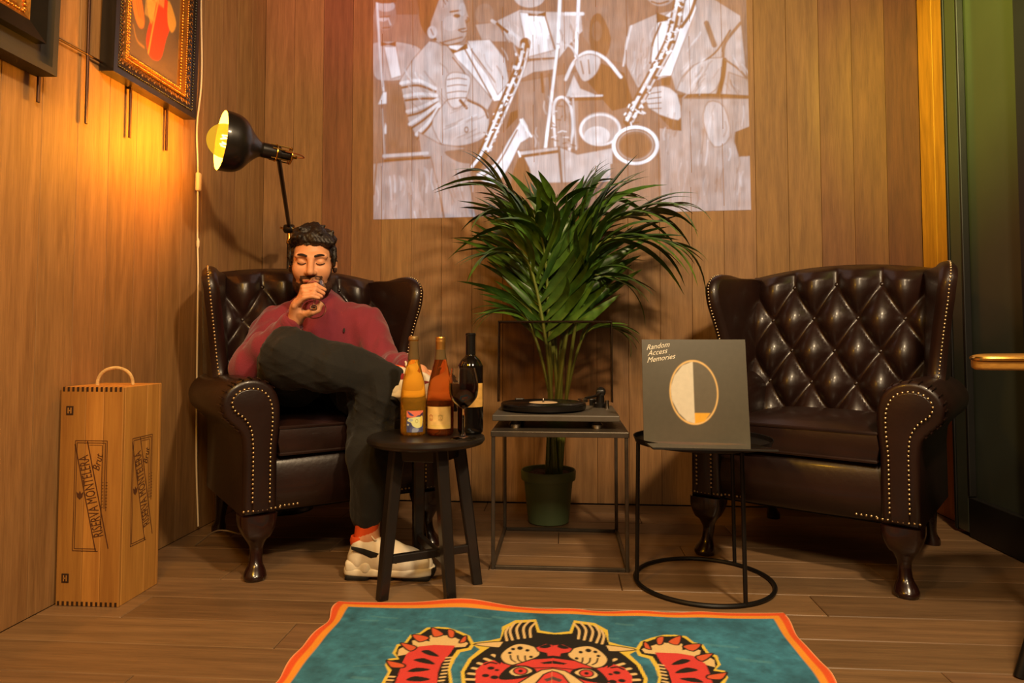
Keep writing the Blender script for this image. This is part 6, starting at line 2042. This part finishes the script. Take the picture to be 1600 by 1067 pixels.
# --- shoes: white chunky trainers
M_WHSHOE = mat('off_white_shoe_leather', rgb(226, 214, 190), 0.55, bump=0.1, bscale=120, var=0.06)
M_SOLE = mat('white_foam_sole', rgb(232, 222, 198), 0.6, var=0.05)
M_TREAD = mat('black_rubber', rgb(22, 20, 19), 0.7, var=0.15)
M_ORANGE = mat('orange_sock_lining', rgb(214, 78, 22), 0.8, bump=0.2, bscale=200, var=0.12)


def shoe(M, accent):
    """Trainer along local +X, heel at 0, sole at z=0."""
    def b(name, mb, m, parent):
        o = mb.build(name, m, parent, angle=60); return o
    s = SDF()
    s.chain([(0.045, 0, 0.050), (0.120, 0, 0.055), (0.185, -0.002, 0.046), (0.235, -0.004, 0.040)], [0.038, 0.041, 0.040, 0.032], 0.03)
    s.chain([(0.040, 0, 0.060), (0.045, 0, 0.098)], [0.037, 0.033], 0.02)
    s.chain([(0.075, 0, 0.085), (0.130, 0, 0.074)], [0.034, 0.036], 0.03)
    s.ell((0.048, 0, 0.135), (0.034, 0.024, 0.026), 0.008, 'sub')
    s.ell((0.13, 0, -0.02), (0.3, 0.2, 0.045), 0.004, 'sub')
    o0 = len(s.p)
    s.xform(M)
    up = sdf_obj('shoe', s.mesh(0.0042), M_WHSHOE, man, PO)
    Mi = Matrix.Translation(-PO) @ M
    out = spline([(-0.008, 0.0), (0.004, -0.034), (0.06, -0.043), (0.13, -0.043), (0.20, -0.050), (0.255, -0.036), (0.274, 0.0), (0.255, 0.036), (0.20, 0.046), (0.13, 0.038), (0.06, 0.040), (0.004, 0.032)], 5, True)
    sole = MB().prism([tuple(p) for p in out], 0.010, 0.036, 'Z', 0.008, 3, Mi)
    heel = [(0.0 + (p[0]) * 0.34, p[1] * 0.92) for p in out]
    sole.prism([tuple(p) for p in heel], 0.020, 0.056, 'Z', 0.010, 3, Mi)
    b('sole', sole, M_SOLE, up)
    tr_ = MB()
    for x0, x1 in ((0.002, 0.075), (0.105, 0.150), (0.175, 0.262)):
        w = 0.038
        tr_.prism([(x0, -w), (x0 + 0.01, -w - 0.005), (x1 - 0.01, -w - 0.005), (x1, -w), (x1, w), (x1 - 0.01, w + 0.003), (x0 + 0.01, w + 0.003), (x0, w)], 0.0, 0.013, 'Z', 0.003, 2, Mi)
    tr_.box((0.268, 0, 0.022), (0.012, 0.052, 0.022), 0.004, 2, Mi)
    b('tread', tr_, M_TREAD, up)
    sw = MB()
    for s_ in (-1, 1):
        pts = spline([(0.022, s_ * 0.0400, 0.098), (0.060, s_ * 0.0430, 0.088), (0.110, s_ * 0.0450, 0.070), (0.160, s_ * 0.0455, 0.055), (0.200, s_ * 0.0440, 0.050)], 4)
        hw_ = np.interp(np.linspace(0, 1, len(pts)), [0, 0.5, 0.85, 1], [0.005, 0.013, 0.017, 0.013])
        rows = [[(p[0], p[1], p[2] - h), (p[0], p[1] + s_ * 0.0022, p[2]), (p[0], p[1], p[2] + h)] for p, h in zip(pts, hw_)]
        sw.grid(rows, M=Mi)
    b('side_stripe', sw, accent, up)
    la = MB()
    for i in range(5):
        x = 0.098 + i * 0.017; z = 0.113 - i * 0.0095
        la.tube(spline([(x, -0.026, z - 0.014), (x - 0.002, -0.012, z), (x, 0.0, z + 0.002), (x - 0.002, 0.012, z), (x, 0.026, z - 0.014)], 3), 0.0028, 5, Mi)
    la.tube(spline([(0.088, -0.004, 0.118), (0.080, -0.020, 0.128), (0.092, -0.026, 0.118), (0.094, -0.006, 0.116)], 5), 0.0024, 5, Mi)
    b('laces', la, M_SOLE, up)
    tg = MB().prism([(-0.013, 0.0), (0.013, 0.0), (0.012, 0.050), (0.0, 0.056), (-0.012, 0.050)], -0.003, 0.003, 'Z', 0.002, 2, Mi @ Matrix.Translation((0.098, 0, 0.100)) @ Matrix.Rotation(-0.5, 4, 'Y') @ Matrix.Rotation(pi / 2, 4, 'Z') @ Matrix.Rotation(pi / 2, 4, 'X'))
    b('tongue', tg, M_WHSHOE, up)
    li = MB().lathe([(0.034, 0.0), (0.036, 0.014), (0.033, 0.026), (0.029, 0.026), (0.027, 0.0)], 24, Mi @ Matrix.Translation((0.046, 0, 0.098)) @ Matrix.Diagonal((1.08, 0.82, 1, 1)), caps=False)
    b('lining', li, M_ORANGE, up)
    return up


shoe(Matrix.Translation((AN_R[0] - 0.058, AN_R[1] - 0.010, 0.0)) @ Matrix.Rotation(radians(2), 4, 'Z'), M_TREAD)
M_REDACC = mat('dark_red_suede', rgb(136, 30, 26), 0.8, var=0.1)
tx = Vector((0.93, -0.05, -0.06)).normalized(); tz = Vector((-0.10, 0.38, 0.92)); tz = (tz - tx * tz.dot(tx)).normalized(); ty = tz.cross(tx)
MS = Matrix((tx, ty, tz)).transposed().to_4x4(); MS.translation = Vector(AN_L) + tx * -0.055 + tz * -0.095
shoe(Matrix.Translation((0.02, 0.012, 0.010)) @ MS, M_REDACC)
sk = MB().tube([tuple(AN_R + (0.0, 0.004, 0.05) - np.array(PO)), tuple(AN_R + (-0.004, 0, 0.01) - np.array(PO)), tuple(AN_R + (-0.008, 0, -0.03) - np.array(PO))], [0.037, 0.036, 0.036], 20)
sk.build('sock', M_ORANGE, man)

# --- the glass in his hand is a thing of its own
hg = thing('wine_glass', 'nearly empty stemmed glass of golden wine held to the man\'s mouth', 'wine glass', G_FOOT)
HQ = (-GA).to_track_quat('Z', 'Y').to_matrix().to_4x4()
wine_glass(hg, GL, 0.034, 0.038, 0.30, HQ, M_AMBERW, 0.0036)
